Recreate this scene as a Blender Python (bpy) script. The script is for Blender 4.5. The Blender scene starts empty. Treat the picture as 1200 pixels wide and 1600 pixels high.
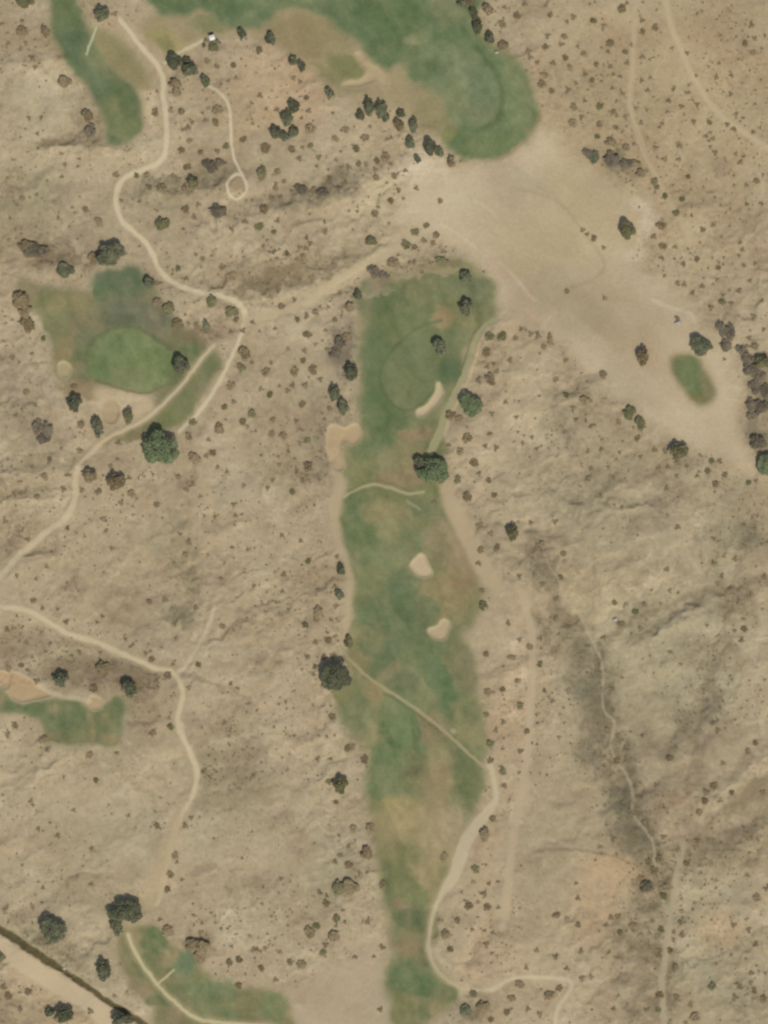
import bpy, math, random
import numpy as np

# ------------------------------------------------------------------ scale and frame
S = 0.25                       # metres per photo pixel
PW, PH = 1200, 1600            # photo size
M = 60                         # margin kept round the photographed ground (pixels)
RW, RH = PW + 2 * M, PH + 2 * M
SUN_AZ = math.radians(158)     # compass bearing the sun stands at (north = +Y)
SUN_EL = math.radians(60)
rng = np.random.default_rng(7)
random.seed(7)
scene = bpy.context.scene

def wx(x): return (x - PW / 2) * S
def wy(y): return (PH / 2 - y) * S

# ------------------------------------------------------------------ noise on the survey raster
def hash2(i, j, seed):
    h = (i.astype(np.int64) * 374761393 + j.astype(np.int64) * 668265263 + seed * 974634777) & 0xFFFFFFFF
    h = ((h ^ (h >> 13)) * 1274126177) & 0xFFFFFFFF
    h = h ^ (h >> 16)
    return (h & 0xFFFF).astype(np.float32) / 32767.5 - 1.0

def vn(X, Y, seed):
    i, j = np.floor(X), np.floor(Y)
    u, v = (X - i).astype(np.float32), (Y - j).astype(np.float32)
    i, j = i.astype(np.int32), j.astype(np.int32)
    u = u * u * u * (u * (u * 6 - 15) + 10); v = v * v * v * (v * (v * 6 - 15) + 10)
    a = hash2(i, j, seed); b = hash2(i + 1, j, seed); c = hash2(i, j + 1, seed); d = hash2(i + 1, j + 1, seed)
    return a + (b - a) * u + (c - a) * v + (a - b - c + d) * u * v

YY, XX = np.mgrid[0:RH, 0:RW].astype(np.float32)
XX -= M; YY -= M               # raster in photo pixel coordinates

def fbm(wl, seed, octv=4, stretch=1.0, ang=0.0, X=None, Y=None, gain=.5):
    X = XX if X is None else X; Y = YY if Y is None else Y
    c, s = math.cos(ang), math.sin(ang)
    U = (X * c + Y * s) / (wl * stretch); V = (-X * s + Y * c) / wl
    t = 0; a = 1.0; tot = 0
    for k in range(octv):
        t = t + a * vn(U * 2 ** k + 17.3 * k, V * 2 ** k - 9.1 * k, seed + k); tot += a; a *= gain
    return t / tot

def ridged(wl, seed, octv=3, stretch=1.0, ang=0.0, X=None, Y=None):
    X = XX if X is None else X; Y = YY if Y is None else Y
    c, s = math.cos(ang), math.sin(ang)
    U = (X * c + Y * s) / (wl * stretch); V = (-X * s + Y * c) / wl
    t = 0; a = 1.0; tot = 0
    for k in range(octv):
        t = t + a * (1 - 2 * np.abs(vn(U * 2 ** k + 5.7 * k, V * 2 ** k + 3.3 * k, seed + k))); tot += a; a *= .5
    return t / tot

def blur(A, r):
    if r <= 0: return A
    n = max(1, int(math.ceil(r * 2.2)))
    k = np.exp(-0.5 * (np.arange(-n, n + 1) / r) ** 2); k /= k.sum()
    P = np.pad(A, n, mode='edge'); o = np.zeros((P.shape[0], A.shape[1]), np.float32)
    for q in range(2 * n + 1): o += k[q] * P[:, q:q + A.shape[1]]
    o2 = np.zeros_like(A)
    for q in range(2 * n + 1): o2 += k[q] * o[q:q + A.shape[0]]
    return o2

def boxblur(A, r):
    for _ in range(3):
        P = np.pad(A.astype(np.float64), ((r + 1, r), (0, 0)), mode='edge').cumsum(0); A = (P[2 * r + 1:] - P[:-2 * r - 1]) / (2 * r + 1)
        P = np.pad(A, ((0, 0), (r + 1, r)), mode='edge').cumsum(1); A = (P[:, 2 * r + 1:] - P[:, :-2 * r - 1]) / (2 * r + 1)
    return A.astype(np.float32)

WA = fbm(26, 101, 3); WB = fbm(26, 151, 3)          # edge raggedness
WC = fbm(9, 171, 2); WD = fbm(9, 191, 2)

def smooth(pts, closed, n=6):
    P = np.array(pts, float); m = len(P); out = []
    for i in range(m if closed else m - 1):
        if closed: a, b, c, d = P[i - 1], P[i], P[(i + 1) % m], P[(i + 2) % m]
        else: a, b, c, d = P[max(i - 1, 0)], P[i], P[i + 1], P[min(i + 2, m - 1)]
        for q in range(n):
            t = q / n
            out.append(.5 * ((2 * b) + (c - a) * t + (2 * a - 5 * b + 4 * c - d) * t * t + (3 * b - a - 3 * c + d) * t ** 3))
    if not closed: out.append(P[-1])
    return np.array(out)

def win(x0, x1, y0, y1, pad):
    a = max(0, int(x0 + M - pad)); b = min(RW, int(x1 + M + pad) + 1); c = max(0, int(y0 + M - pad)); d = min(RH, int(y1 + M + pad) + 1)
    return slice(c, d), slice(a, b)

def poly(pts, soft=3.0, rag=3.0, sm=True):
    P = smooth(pts, True) if sm else np.array(pts, float)
    w = win(P[:, 0].min(), P[:, 0].max(), P[:, 1].min(), P[:, 1].max(), 8 + 3 * soft + rag)
    X = XX[w] + rag * (WA[w] + .6 * WC[w]); Y = YY[w] + rag * (WB[w] + .6 * WD[w])
    ins = np.zeros(X.shape, bool); q = P[-1]
    for p in P:
        if p[1] != q[1]:
            ins ^= ((p[1] > Y) != (q[1] > Y)) & (X < (q[0] - p[0]) * (Y - p[1]) / (q[1] - p[1]) + p[0])
        q = p
    return w, blur(ins.astype(np.float32), soft)

def ell(x, y, rx, ry, deg=0, soft=.5, rag=8):
    w = win(x - max(rx, ry) * 1.6, x + max(rx, ry) * 1.6, y - max(rx, ry) * 1.6, y + max(rx, ry) * 1.6, rag)
    X = XX[w] - x + rag * (WA[w] + .5 * WC[w]); Y = YY[w] - y + rag * (WB[w] + .5 * WD[w])
    a = math.radians(deg); c, s = math.cos(a), math.sin(a)
    d = np.sqrt(((X * c + Y * s) / rx) ** 2 + ((-X * s + Y * c) / ry) ** 2)
    t = np.clip((1 + soft - d) / (2 * soft), 0, 1)
    return w, t * t * (3 - 2 * t)

def line(pts, width, soft=2.5, rag=1.2):
    P = smooth(pts, False, 5); W = np.broadcast_to(np.asarray(width, float), (len(pts),))
    Wd = np.interp(np.arange(len(P)), np.linspace(0, len(P) - 1, len(pts)), W)
    pad = Wd.max() / 2 + 3 * soft + 4
    w = win(P[:, 0].min(), P[:, 0].max(), P[:, 1].min(), P[:, 1].max(), pad)
    X = XX[w] + rag * (WC[w] + WA[w]); Y = YY[w] + rag * (WD[w] + WB[w]); D = np.full(X.shape, 1e6, np.float32)
    for i in range(len(P) - 1):
        a, b = P[i], P[i + 1]; d = b - a; L = max(d @ d, 1e-6)
        hw = (Wd[i] + Wd[i + 1]) / 4
        x0, x1 = min(a[0], b[0]) - pad, max(a[0], b[0]) + pad; y0, y1 = min(a[1], b[1]) - pad, max(a[1], b[1]) + pad
        s = (slice(max(0, int(y0 + M) - w[0].start), max(0, int(y1 + M) - w[0].start + 1)), slice(max(0, int(x0 + M) - w[1].start), max(0, int(x1 + M) - w[1].start + 1)))
        if D[s].size == 0: continue
        xs, ys = X[s], Y[s]
        t = np.clip(((xs - a[0]) * d[0] + (ys - a[1]) * d[1]) / L, 0, 1)
        D[s] = np.minimum(D[s], np.hypot(xs - a[0] - t * d[0], ys - a[1] - t * d[1]) - hw)
    t = np.clip(.5 - D / (2 * soft), 0, 1)
    return w, t * t * (3 - 2 * t)

# ------------------------------------------------------------------ albedo survey (display-referred soil / turf tones), ids, bareness
COL = np.empty((RH, RW, 3), np.float32); COL[:] = (163, 145, 113)
BARE = np.zeros((RH, RW), np.float32)        # 1 where no scrub grows
GRASS = np.zeros((RH, RW), np.float32)
ID = np.zeros((RH, RW), np.int32)
META = {}                                     # id -> (name, label, category, kind, group, material)

def lay(wm, rgb, a=1.0, bare=0.0, grass=0.0, idn=None, thr=.5):
    w, m = wm
    k = (m * a)[..., None]
    COL[w] = COL[w] * (1 - k) + np.array(rgb, np.float32) * k
    if bare: BARE[w] = np.maximum(BARE[w], m * bare)
    if grass: GRASS[w] = np.maximum(GRASS[w], m * grass)
    if idn is not None: ID[w][m > thr] = idn
_n = [0]
def region(name, label, cat, kind='structure', group=None, mat='soil'):
    _n[0] += 1; META[_n[0]] = (name, label, cat, kind, group, mat); return _n[0]
# ------------------------------------------------------------------ soils
BRK = fbm(17, 271, 4, gain=.62)      # scrub cover is broken, never solid
def tone(x, y, rx, ry, deg, rgb, a, soft=.5, rag=18):
    d = sum(rgb) < 378; wm, m = ell(x, y, rx, ry, deg, soft, rag)
    if sum(rgb) < 402: m = m * np.clip(.74 + 1.1 * BRK[wm], .15, 1)
    lay((wm, m), [c - 7 * d for c in rgb], min(.95, a * (1.25 if d else 1.1)))
for t in [
    (1040, 170, 230, 260, 20, (165, 144, 109), .8), (1130, 130, 140, 110, 0, (158, 137, 103), .5), (1000, 900, 190, 240, 0, (158, 142, 110), .7),
    (1000, 1080, 110, 170, 15, (151, 140, 109), .55), (1120, 1000, 90, 120, 0, (150, 139, 109), .5), (1100, 1480, 130, 150, 0, (152, 140, 108), .5),
    (200, 860, 170, 90, -10, (160, 140, 107), .6), (180, 1280, 170, 170, 0, (163, 147, 114), .6), (400, 1300, 120, 180, 0, (162, 144, 112), .6),
    (430, 900, 110, 140, 0, (161, 142, 110), .6), (90, 230, 130, 110, -25, (166, 149, 116), .5), (60, 160, 80, 40, -20, (164, 150, 118), .5),
    (440, 120, 80, 70, 30, (173, 147, 113), .7), (400, 160, 60, 60, 0, (170, 147, 112), .5), (850, 480, 160, 110, 30, (168, 149, 115), .5),
    (870, 1300, 110, 150, 0, (160, 142, 109), .5), (790, 1150, 40, 200, 3, (168, 145, 112), .6), (950, 640, 90, 60, 20, (166, 147, 114), .4),
    (1090, 720, 110, 40, 20, (160, 142, 109), .4), (60, 1560, 100, 70, 35, (176, 153, 118), .6),
    # scrub-tinted ground; hill flanks also carry their slope shade in the colour
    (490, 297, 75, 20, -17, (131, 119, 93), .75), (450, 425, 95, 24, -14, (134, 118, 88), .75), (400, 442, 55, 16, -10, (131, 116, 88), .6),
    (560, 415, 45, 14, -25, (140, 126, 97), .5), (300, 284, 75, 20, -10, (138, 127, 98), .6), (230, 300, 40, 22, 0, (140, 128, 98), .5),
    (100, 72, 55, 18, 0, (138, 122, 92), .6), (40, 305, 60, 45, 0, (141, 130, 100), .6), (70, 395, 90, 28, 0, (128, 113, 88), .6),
    (30, 365, 60, 20, 0, (142, 129, 100), .5), (145, 190, 26, 42, 15, (130, 114, 88), .6), (100, 222, 60, 12, -12, (140, 123, 94), .5),
    (540, 545, 26, 46, 10, (124, 112, 92), .75), (500, 655, 32, 52, 0, (142, 130, 104), .5), (505, 735, 28, 28, 0, (140, 125, 97), .5),
    (640, 425, 70, 16, -12, (130, 118, 88), .55), (690, 405, 40, 18, 0, (136, 124, 94), .5), (40, 570, 60, 60, 0, (146, 130, 104), .5),
    (60, 660, 60, 45, 0, (142, 130, 104), .5), (90, 730, 90, 16, -8, (138, 124, 97), .5), (30, 775, 60, 12, -8, (142, 126, 96), .5),
    (845, 880, 22, 42, -20, (133, 121, 95), .7), (855, 945, 26, 40, -10, (134, 121, 94), .65), (890, 1000, 32, 32, 30, (127, 117, 91), .75),
    (912, 1045, 30, 40, -10, (126, 115, 90), .7), (925, 1085, 24, 34, 0, (130, 118, 92), .6), (935, 1125, 30, 38, 0, (130, 119, 93), .65),
    (945, 1175, 40, 34, 0, (134, 123, 96), .6), (970, 1222, 26, 34, 0, (124, 112, 88), .7), (985, 1280, 34, 36, -20, (128, 118, 92), .65),
    (1005, 1330, 32, 26, 0, (131, 120, 93), .6), (1018, 1385, 28, 34, 0, (128, 116, 89), .6), (1000, 1480, 46, 30, 20, (124, 112, 86), .75),
    (1008, 1545, 36, 60, 0, (132, 119, 92), .65), (1155, 835, 44, 22, 15, (136, 128, 101), .65), (1150, 940, 34, 30, 20, (126, 111, 84), .65),
    (1090, 1115, 38, 44, 10, (130, 117, 92), .6), (1110, 1015, 46, 26, 15, (138, 126, 98), .55), (1010, 975, 50, 22, -25, (136, 122, 93), .55),
    (1060, 940, 70, 14, -20, (142, 126, 96), .45), (285, 865, 16, 66, -12, (138, 126, 97), .6), (285, 963, 26, 14, 10, (126, 116, 90), .7),
    (255, 840, 40, 40, 0, (146, 134, 104), .5), (30, 1020, 46, 30, 0, (134, 118, 94), .6), (165, 1055, 100, 26, 10, (134, 118, 93), .85),
    (90, 1012, 80, 26, 12, (140, 123, 95), .75), (220, 1110, 30, 50, 0, (140, 124, 97), .5), (355, 1240, 66, 70, 0, (148, 136, 104), .6),
    (360, 1160, 60, 40, -20, (152, 138, 106), .5), (370, 1045, 60, 26, 0, (150, 133, 102), .5), (520, 1360, 50, 60, 10, (144, 134, 104), .55),
    (1180, 1300, 26, 70, 25, (136, 121, 92), .55), (1110, 1340, 80, 22, -30, (138, 123, 94), .5), (1180, 1560, 60, 50, 0, (138, 127, 100), .5),
    (1130, 1520, 50, 40, 0, (146, 136, 107), .4), (1160, 1250, 60, 16, -35, (140, 124, 95), .5), (930, 760, 70, 22, -20, (144, 132, 102), .5),
    (890, 650, 40, 40, 20, (144, 130, 101), .5), (1000, 690, 60, 16, 20, (150, 138, 107), .5), (1100, 760, 70, 25, 10, (150, 136, 104), .5),
    (240, 70, 22, 5, -4, (122, 106, 78), .8), (720, 650, 26, 24, 0, (146, 131, 101), .4), (760, 540, 34, 26, 0, (146, 130, 100), .5),
    (1190, 640, 26, 90, 0, (126, 116, 92), .6), (960, 250, 40, 13, 22, (130, 120, 93), .7), (800, 970, 40, 26, 0, (148, 134, 104), .4),
    (540, 1040, 26, 60, 0, (150, 136, 104), .4), (560, 1140, 26, 30, 0, (136, 126, 92), .5), (60, 1390, 80, 40, 0, (150, 134, 104), .4),
    (80, 1475, 70, 14, 33, (120, 110, 84), .6), (20, 1590, 40, 30, 0, (138, 124, 96), .5), (305, 1480, 26, 22, 0, (122, 104, 80), .5),
    (1160, 1400, 20, 40, 0, (145, 135, 108), .5), (720, 1470, 26, 40, 0, (134, 122, 93), .55), (735, 1572, 44, 22, -10, (128, 115, 90), .55),
    (848, 900, 18, 60, -20, (130, 118, 92), .5), (880, 985, 30, 50, -30, (126, 114, 88), .55), (918, 1060, 34, 60, -15, (125, 113, 88), .55), (938, 1140, 36, 60, -5, (127, 115, 90), .55), (968, 1240, 30, 60, -15, (124, 112, 87), .55), (1000, 1330, 30, 50, -20, (126, 115, 89), .5), (1018, 1420, 30, 50, 0, (130, 118, 92), .5),
    # warm and pale soils
    (955, 1365, 50, 24, 15, (176, 146, 109), .6), (930, 1420, 30, 64, 0, (173, 147, 112), .55), (1060, 1250, 46, 9, -30, (172, 145, 108), .5),
    (740, 1500, 26, 40, 10, (179, 152, 116), .6), (1125, 1460, 34, 24, 0, (176, 150, 113), .5), (620, 285, 90, 26, -25, (180, 161, 128), .7),
    (665, 265, 44, 16, 10, (184, 166, 134), .7), (390, 760, 44, 28, 0, (171, 157, 125), .5), (530, 1305, 46, 26, -10, (172, 156, 124), .6),
    (225, 160, 17, 42, -5, (181, 161, 125), .85), (228, 195, 10, 14, 0, (172, 146, 118), .5), (1005, 365, 13, 40, 20, (179, 160, 126), .7),
    (240, 1400, 40, 20, 0, (170, 152, 119), .7), (265, 1330, 20, 75, 14, (172, 152, 118), .75), (320, 520, 30, 10, -30, (128, 108, 84), .6),
    (140, 45, 16, 8, 0, (168, 150, 118), .6), (178, 47, 18, 11, 0, (163, 133, 104), .8), (175, 8, 40, 16, 0, (160, 142, 108), .6),
    (930, 925, 55, 35, 0, (170, 152, 115), .6), (820, 940, 30, 30, 0, (168, 147, 113), .5), (1060, 895, 120, 18, -18, (165, 147, 112), .5),
    (760, 1330, 26, 90, 8, (168, 145, 112), .5), (770, 1480, 60, 60, 0, (172, 149, 115), .5), (640, 370, 60, 26, -35, (166, 152, 118), .5),
    (610, 320, 50, 40, 0, (172, 157, 120), .5), (330, 610, 40, 90, 35, (170, 151, 118), .4), (440, 520, 70, 22, -30, (172, 154, 121), .5),
    (90, 900, 80, 30, -35, (166, 148, 114), .5), (530, 1555, 80, 40, -20, (169, 149, 117), .8), (880, 1000, 20, 60, 0, (164, 146, 112), .3),
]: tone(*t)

# bare, trampled plain
PLAIN = [(610, 350), (640, 295), (680, 262), (740, 255), (800, 250), (845, 205), (880, 225), (915, 258), (965, 292), (1000, 335), (985, 390), (1005, 430),
         (1060, 455), (1095, 500), (1120, 550), (1145, 610), (1158, 690), (1200, 745), (1260, 790), (1200, 765), (1130, 718), (1060, 690), (1000, 640), (940, 600), (890, 550),
         (850, 512), (800, 500), (775, 470), (755, 420), (700, 380), (650, 355)]
lay(poly(PLAIN, 8, 8), (176, 157, 124), .9, bare=1)
lay(poly([(450, 1560), (500, 1525), (560, 1490), (600, 1465), (612, 1530), (622, 1640), (470, 1640)], 14, 10), (173, 154, 123), .8, bare=.9)
lay(poly([(850, 260), (920, 270), (985, 330), (960, 400), (900, 420), (850, 340)], 16, 10), (170, 150, 112), .6)
lay(poly([(730, 440), (800, 500), (860, 500), (800, 430), (760, 400)], 10, 8), (171, 149, 118), .6)
tone(880, 470, 70, 40, 30, (161, 147, 116), .6); tone(940, 470, 50, 30, 0, (168, 148, 113), .5); tone(800, 290, 50, 30, 30, (163, 147, 117), .5)
tone(690, 300, 60, 40, 20, (178, 162, 128), .7); tone(665, 268, 40, 14, 5, (188, 170, 138), .7); tone(770, 440, 26, 40, -35, (178, 160, 130), .5); tone(830, 380, 50, 50, 0, (172, 154, 117), .5); tone(1000, 600, 60, 40, 30, (166, 149, 117), .6)
tone(1080, 680, 60, 30, 20, (170, 151, 119), .6)
for e_ in [(1013, 346, 13, 17, 20), (995, 397, 17, 8, -20), (1004, 372, 8, 14, 30), (1000, 322, 14, 9, 30)]: lay(ell(*e_, .6, 6), (190, 171, 140), .85)
for pts, w_, c, a in [
    ([(690, 350), (715, 365), (742, 386)], 5, (186, 168, 136), .7), ([(780, 408), (808, 436), (835, 470)], 6, (186, 168, 136), .7),
    ([(742, 312), (760, 325), (776, 340)], 6, (186, 168, 136), .7), ([(800, 292), (845, 305), (880, 322), (912, 362), (940, 402), (944, 422), (920, 438), (892, 450)], 4, (150, 132, 103), .5),
    ([(775, 250), (830, 280), (870, 310)], 10, (160, 145, 117), .4), ([(870, 485), (850, 505)], 6, (182, 164, 130), .5),
    ([(1020, 468), (1050, 482), (1075, 489), (1086, 503)], 6, (186, 172, 140), .8), ([(1018, 338), (1012, 360), (1000, 380), (992, 402)], 13, (183, 164, 131), .85),
    ([(990, 315), (1015, 340), (1030, 345)], 6, (176, 158, 125), .5),
    ([(30, 428), (60, 488), (82, 545), (84, 585), (110, 612)], 5, (166, 150, 114), .7), ([(-10, 545), (30, 500)], 5, (172, 156, 122), .4),
    ([(230, 700), (180, 706), (145, 715)], 5, (172, 154, 120), .7), ([(320, 955), (335, 900), (350, 860)], 8, (166, 150, 118), .4),
    ([(390, 900), (345, 960)], 5, (166, 150, 118), .4), ([(980, 870), (975, 1000), (1000, 1080), (1020, 1150)], 12, (160, 148, 112), .35),
    ([(840, 1330), (900, 1328), (950, 1335), (985, 1352)], 4, (122, 104, 76), .5), ([(838, 1322), (900, 1322)], 4, (176, 160, 128), .4),
    ([(715, 1500), (760, 1440), (800, 1420)], 8, (174, 152, 116), .4),
]: lay(line(pts, w_, 2.5, 2), c, a)

COL *= np.array([1.018, 1.033, 1.052], np.float32)
# erosion rills: pale stony scars and darker flanks on the hillsides
AN = math.radians(-24)
HILL = np.clip(1 - boxblur(BARE, 14), 0, 1) * (1 - .75 * np.clip((XX - 830) / 80, 0, 1) * np.clip((330 - YY) / 80, 0, 1))
rill = ridged(34, 301, 3, 3.2, AN, XX + 14 * WA, YY + 14 * WB)
COL += ((rill - .1) * 5 * HILL)[..., None] * np.array([1, .97, .9], np.float32)
COL += (fbm(120, 331, 4) * 11)[..., None] * np.array([1, .92, .78], np.float32)
COL += (fbm(60, 361, 3) * 8)[..., None] * np.array([.7, 1.0, .9], np.float32)
COL += (fbm(8, 391, 3, gain=.7) * 10 * (1 - .72 * BARE))[..., None]
blot = np.clip(fbm(24, 461, 3, 1.6, AN, XX + 10 * WA, YY + 10 * WB) - .08, 0, .5); COL -= (blot * 34 * (1 - BARE) * np.clip(.6 + fbm(150, 471, 2), .1, 1))[..., None] * np.array([1, .98, .72], np.float32)
str_ = np.clip(ridged(26, 481, 2, 2.4, AN, XX + 16 * WC, YY + 16 * WD) - .55, 0, 1); COL += (str_ * 36 * HILL * np.clip(.5 + 1.3 * fbm(130, 491, 2), 0, 1))[..., None]
cut = np.clip(ridged(20, 495, 3, 1.7, AN, XX + 22 * WA, YY + 22 * WB) - .5, 0, 1); veg = np.clip(ridged(23, 497, 3, 1.7, AN, XX + 22 * WB, YY + 22 * WA) - .48, 0, 1)
COL += (cut * 34 * HILL * np.clip(.45 + 1.2 * fbm(110, 499, 2), 0, 1))[..., None]
COL -= (veg * 40 * HILL * np.clip(.4 + 1.3 * fbm(95, 477, 2), 0, 1))[..., None] * np.array([1, .95, .75], np.float32)
COL += (fbm(30, 411, 4, 6, math.radians(38), XX + 20 * WA, YY + 20 * WB) * 9 * BARE)[..., None]
grit = np.clip(vn(XX / 2.2, YY / 2.2, 421) - .62, 0, 1) * np.clip(fbm(50, 431, 3) + .35, 0, 1)
COL += (grit * 42 * (1 - BARE))[..., None]
dust = np.clip(vn(XX / 3.1, YY / 3.1, 441) - .35, 0, 1) * np.clip(fbm(70, 451, 3) + .4, 0, 1)
COL -= (dust * 44 * (1 - BARE))[..., None] * np.array([.9, .9, .8], np.float32)

low = np.stack([boxblur(COL[..., k], 9) for k in range(3)], -1); COL = low + (COL - low) * .86
# named gullies and rills of the hillsides: scrub-lined hollows, pale scoured spurs, some slope light and shade painted in
for pts, w_, c, a in [
    ([(932, 1004), (965, 985), (1000, 965), (1060, 938), (1120, 925), (1210, 905)], [5, 8, 9, 8, 6, 5], (128, 115, 88), .6), ([(965, 1208), (1010, 1196), (1060, 1170)], 8, (134, 121, 94), .5),
    ([(1030, 1335), (1080, 1318), (1125, 1282), (1160, 1245), (1205, 1215)], [8, 16, 20, 20, 16], (136, 121, 92), .6), ([(1060, 1380), (1110, 1370), (1140, 1345)], 12, (134, 124, 98), .5),
    ([(860, 800), (905, 790), (945, 765), (975, 730)], [6, 12, 14, 8], (140, 128, 98), .5), ([(1150, 830), (1180, 850), (1210, 868)], 14, (140, 130, 102), .5), ([(1120, 930), (1155, 915), (1205, 905)], 6, (130, 116, 90), .5),
    ([(1140, 960), (1120, 1010), (1110, 1060), (1095, 1110), (1110, 1160), (1130, 1200)], [6, 10, 14, 18, 10, 6], (134, 122, 96), .5), ([(1010, 1010), (1025, 1060), (1050, 1120)], 9, (150, 138, 108), .5),
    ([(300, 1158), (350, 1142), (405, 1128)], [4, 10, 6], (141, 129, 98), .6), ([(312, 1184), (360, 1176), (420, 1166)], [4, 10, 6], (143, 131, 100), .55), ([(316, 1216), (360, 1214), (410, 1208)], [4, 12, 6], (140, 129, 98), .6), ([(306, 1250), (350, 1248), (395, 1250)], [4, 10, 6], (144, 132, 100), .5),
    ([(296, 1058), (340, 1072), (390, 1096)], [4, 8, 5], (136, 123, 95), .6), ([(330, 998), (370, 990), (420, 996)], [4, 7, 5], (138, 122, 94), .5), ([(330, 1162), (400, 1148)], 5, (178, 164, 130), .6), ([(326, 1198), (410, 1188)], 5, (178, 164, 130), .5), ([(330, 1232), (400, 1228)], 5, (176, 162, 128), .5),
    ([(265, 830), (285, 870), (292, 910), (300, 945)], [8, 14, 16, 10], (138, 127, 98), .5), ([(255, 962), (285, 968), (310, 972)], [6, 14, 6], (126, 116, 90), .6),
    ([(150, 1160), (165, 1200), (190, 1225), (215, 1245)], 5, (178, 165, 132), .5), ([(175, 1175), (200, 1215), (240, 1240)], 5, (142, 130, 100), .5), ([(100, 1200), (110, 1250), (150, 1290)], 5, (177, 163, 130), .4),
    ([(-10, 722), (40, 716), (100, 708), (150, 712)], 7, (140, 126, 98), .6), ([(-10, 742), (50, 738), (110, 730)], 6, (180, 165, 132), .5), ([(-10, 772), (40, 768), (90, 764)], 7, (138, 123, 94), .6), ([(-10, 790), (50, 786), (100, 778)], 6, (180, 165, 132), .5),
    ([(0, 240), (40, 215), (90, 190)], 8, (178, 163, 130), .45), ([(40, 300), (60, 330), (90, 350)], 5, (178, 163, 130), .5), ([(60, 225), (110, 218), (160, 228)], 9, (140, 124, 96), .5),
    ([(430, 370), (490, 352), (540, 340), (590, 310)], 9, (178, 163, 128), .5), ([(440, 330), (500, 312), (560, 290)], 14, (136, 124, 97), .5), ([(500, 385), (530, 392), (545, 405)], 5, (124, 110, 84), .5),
    ([(690, 830), (740, 900)], 3, (150, 132, 102), .4), ([(745, 950), (790, 975), (820, 1000)], 8, (176, 160, 127), .5), ([(780, 860), (830, 900), (850, 930)], 10, (140, 128, 98), .4)]:
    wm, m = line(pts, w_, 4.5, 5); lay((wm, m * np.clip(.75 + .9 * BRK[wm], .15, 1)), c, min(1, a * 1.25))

# ------------------------------------------------------------------ turf
SOIL = COL.copy()
turf = 'turf'
def grass(pts, rgb, idn=None, soft=4.5, rag=6, a=1.0):
    lay(poly(pts, 10, 9), (148, 136, 101), .75)
    lay(poly(pts, soft, rag + 2), rgb, a, bare=1, grass=1, idn=idn)
def gel(x, y, rx, ry, deg, rgb, a=.9, soft=.36, rag=9): lay(ell(x, y, rx, ry, deg, soft, rag), rgb, a)

# top fairway
i_dry = region('rough_grass', 'dry olive rough grass sloping beside the tee strip and the top fairway', 'rough')
lay(poly([(250, 15), (330, 8), (430, 8), (530, 30), (565, 60), (610, 105), (645, 100), (690, 125), (712, 195), (690, 218), (655, 196), (618, 170), (600, 160), (560, 154), (520, 142), (490, 118), (462, 92), (432, 66), (400, 50), (350, 48), (310, 70), (270, 88), (240, 74), (215, 40)], 7, 5), (147, 134, 99), .85, bare=1, grass=.5, idn=i_dry)
lay(poly([(132, 42), (150, 45), (190, 62), (222, 100), (236, 132), (216, 142), (195, 127), (165, 102), (148, 72)], 6, 4), (138, 128, 90), .95, bare=1, grass=.5, idn=i_dry)
gel(260, 62, 30, 16, 20, (148, 138, 92)); gel(330, 35, 30, 12, 0, (112, 116, 80), .7); gel(262, 68, 14, 8, 0, (118, 116, 78), .6)
gel(470, 60, 50, 30, 20, (142, 128, 92), .6); gel(545, 105, 34, 16, 15, (120, 120, 78), .85); gel(520, 120, 40, 8, 28, (118, 118, 80), .5); gel(500, 42, 40, 16, 15, (138, 126, 88), .6)
i = region('fairway', 'broad green fairway curving across the top edge of the photo', 'fairway', mat=turf)
grass([(235, -60), (720, -60), (740, 35), (775, 76), (802, 96), (824, 132), (839, 176), (830, 206), (806, 232), (776, 247), (746, 245), (716, 236), (694, 218), (684, 204), (700, 192), (690, 150), (660, 110), (625, 98), (602, 109), (585, 96), (568, 78), (556, 56), (530, 34), (490, 18), (440, 14), (420, 34), (385, 44), (350, 34), (325, 15), (280, 22), (244, 12)], (97, 113, 78), i, 4, 4)
gel(300, 0, 60, 14, 0, (92, 106, 72)); gel(470, 0, 60, 14, 0, (104, 116, 80)); gel(560, 20, 50, 34, 20, (95, 111, 76)); gel(620, 30, 40, 30, 0, (92, 110, 72)); gel(600, 80, 26, 26, 0, (96, 112, 76))
gel(650, 60, 20, 11, 0, (121, 127, 90)); gel(700, 10, 26, 30, 0, (112, 118, 82)); gel(800, 150, 30, 70, -15, (108, 120, 78), .5); gel(690, 170, 34, 44, 0, (140, 130, 94), .95); gel(700, 212, 14, 10, 0, (122, 124, 78))
gel(760, 225, 50, 18, -10, (96, 112, 72)); gel(655, 112, 30, 16, 20, (122, 124, 86), .6); gel(790, 215, 40, 20, -35, (104, 118, 76), .6); gel(745, 70, 30, 22, 30, (100, 116, 80), .6)
i = region('putting_green', 'large smooth putting green at the east end of the top fairway', 'green', mat=turf)
lay(poly([(640, 100), (665, 78), (700, 72), (738, 88), (770, 118), (780, 150), (776, 180), (755, 200), (725, 200), (702, 180), (692, 155), (668, 140), (645, 122)], 6, 3), (112, 122, 88), .95, idn=i)
gel(660, 110, 22, 18, 0, (98, 114, 78)); gel(750, 130, 30, 30, 0, (108, 120, 89), .7); gel(765, 180, 20, 18, 0, (114, 119, 88), .7); gel(715, 160, 22, 26, 0, (122, 126, 88), .7)
lay(line([(722, 45), (740, 72), (765, 100), (783, 130), (785, 165), (775, 190), (745, 206)], 8, 4, 2), (84, 99, 66), .8)
lay(line([(738, 30), (760, 68), (792, 98), (814, 132), (830, 178), (824, 205)], [16, 16, 14, 13, 12, 8], 6, 4), (126, 126, 88), .6)
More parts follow.
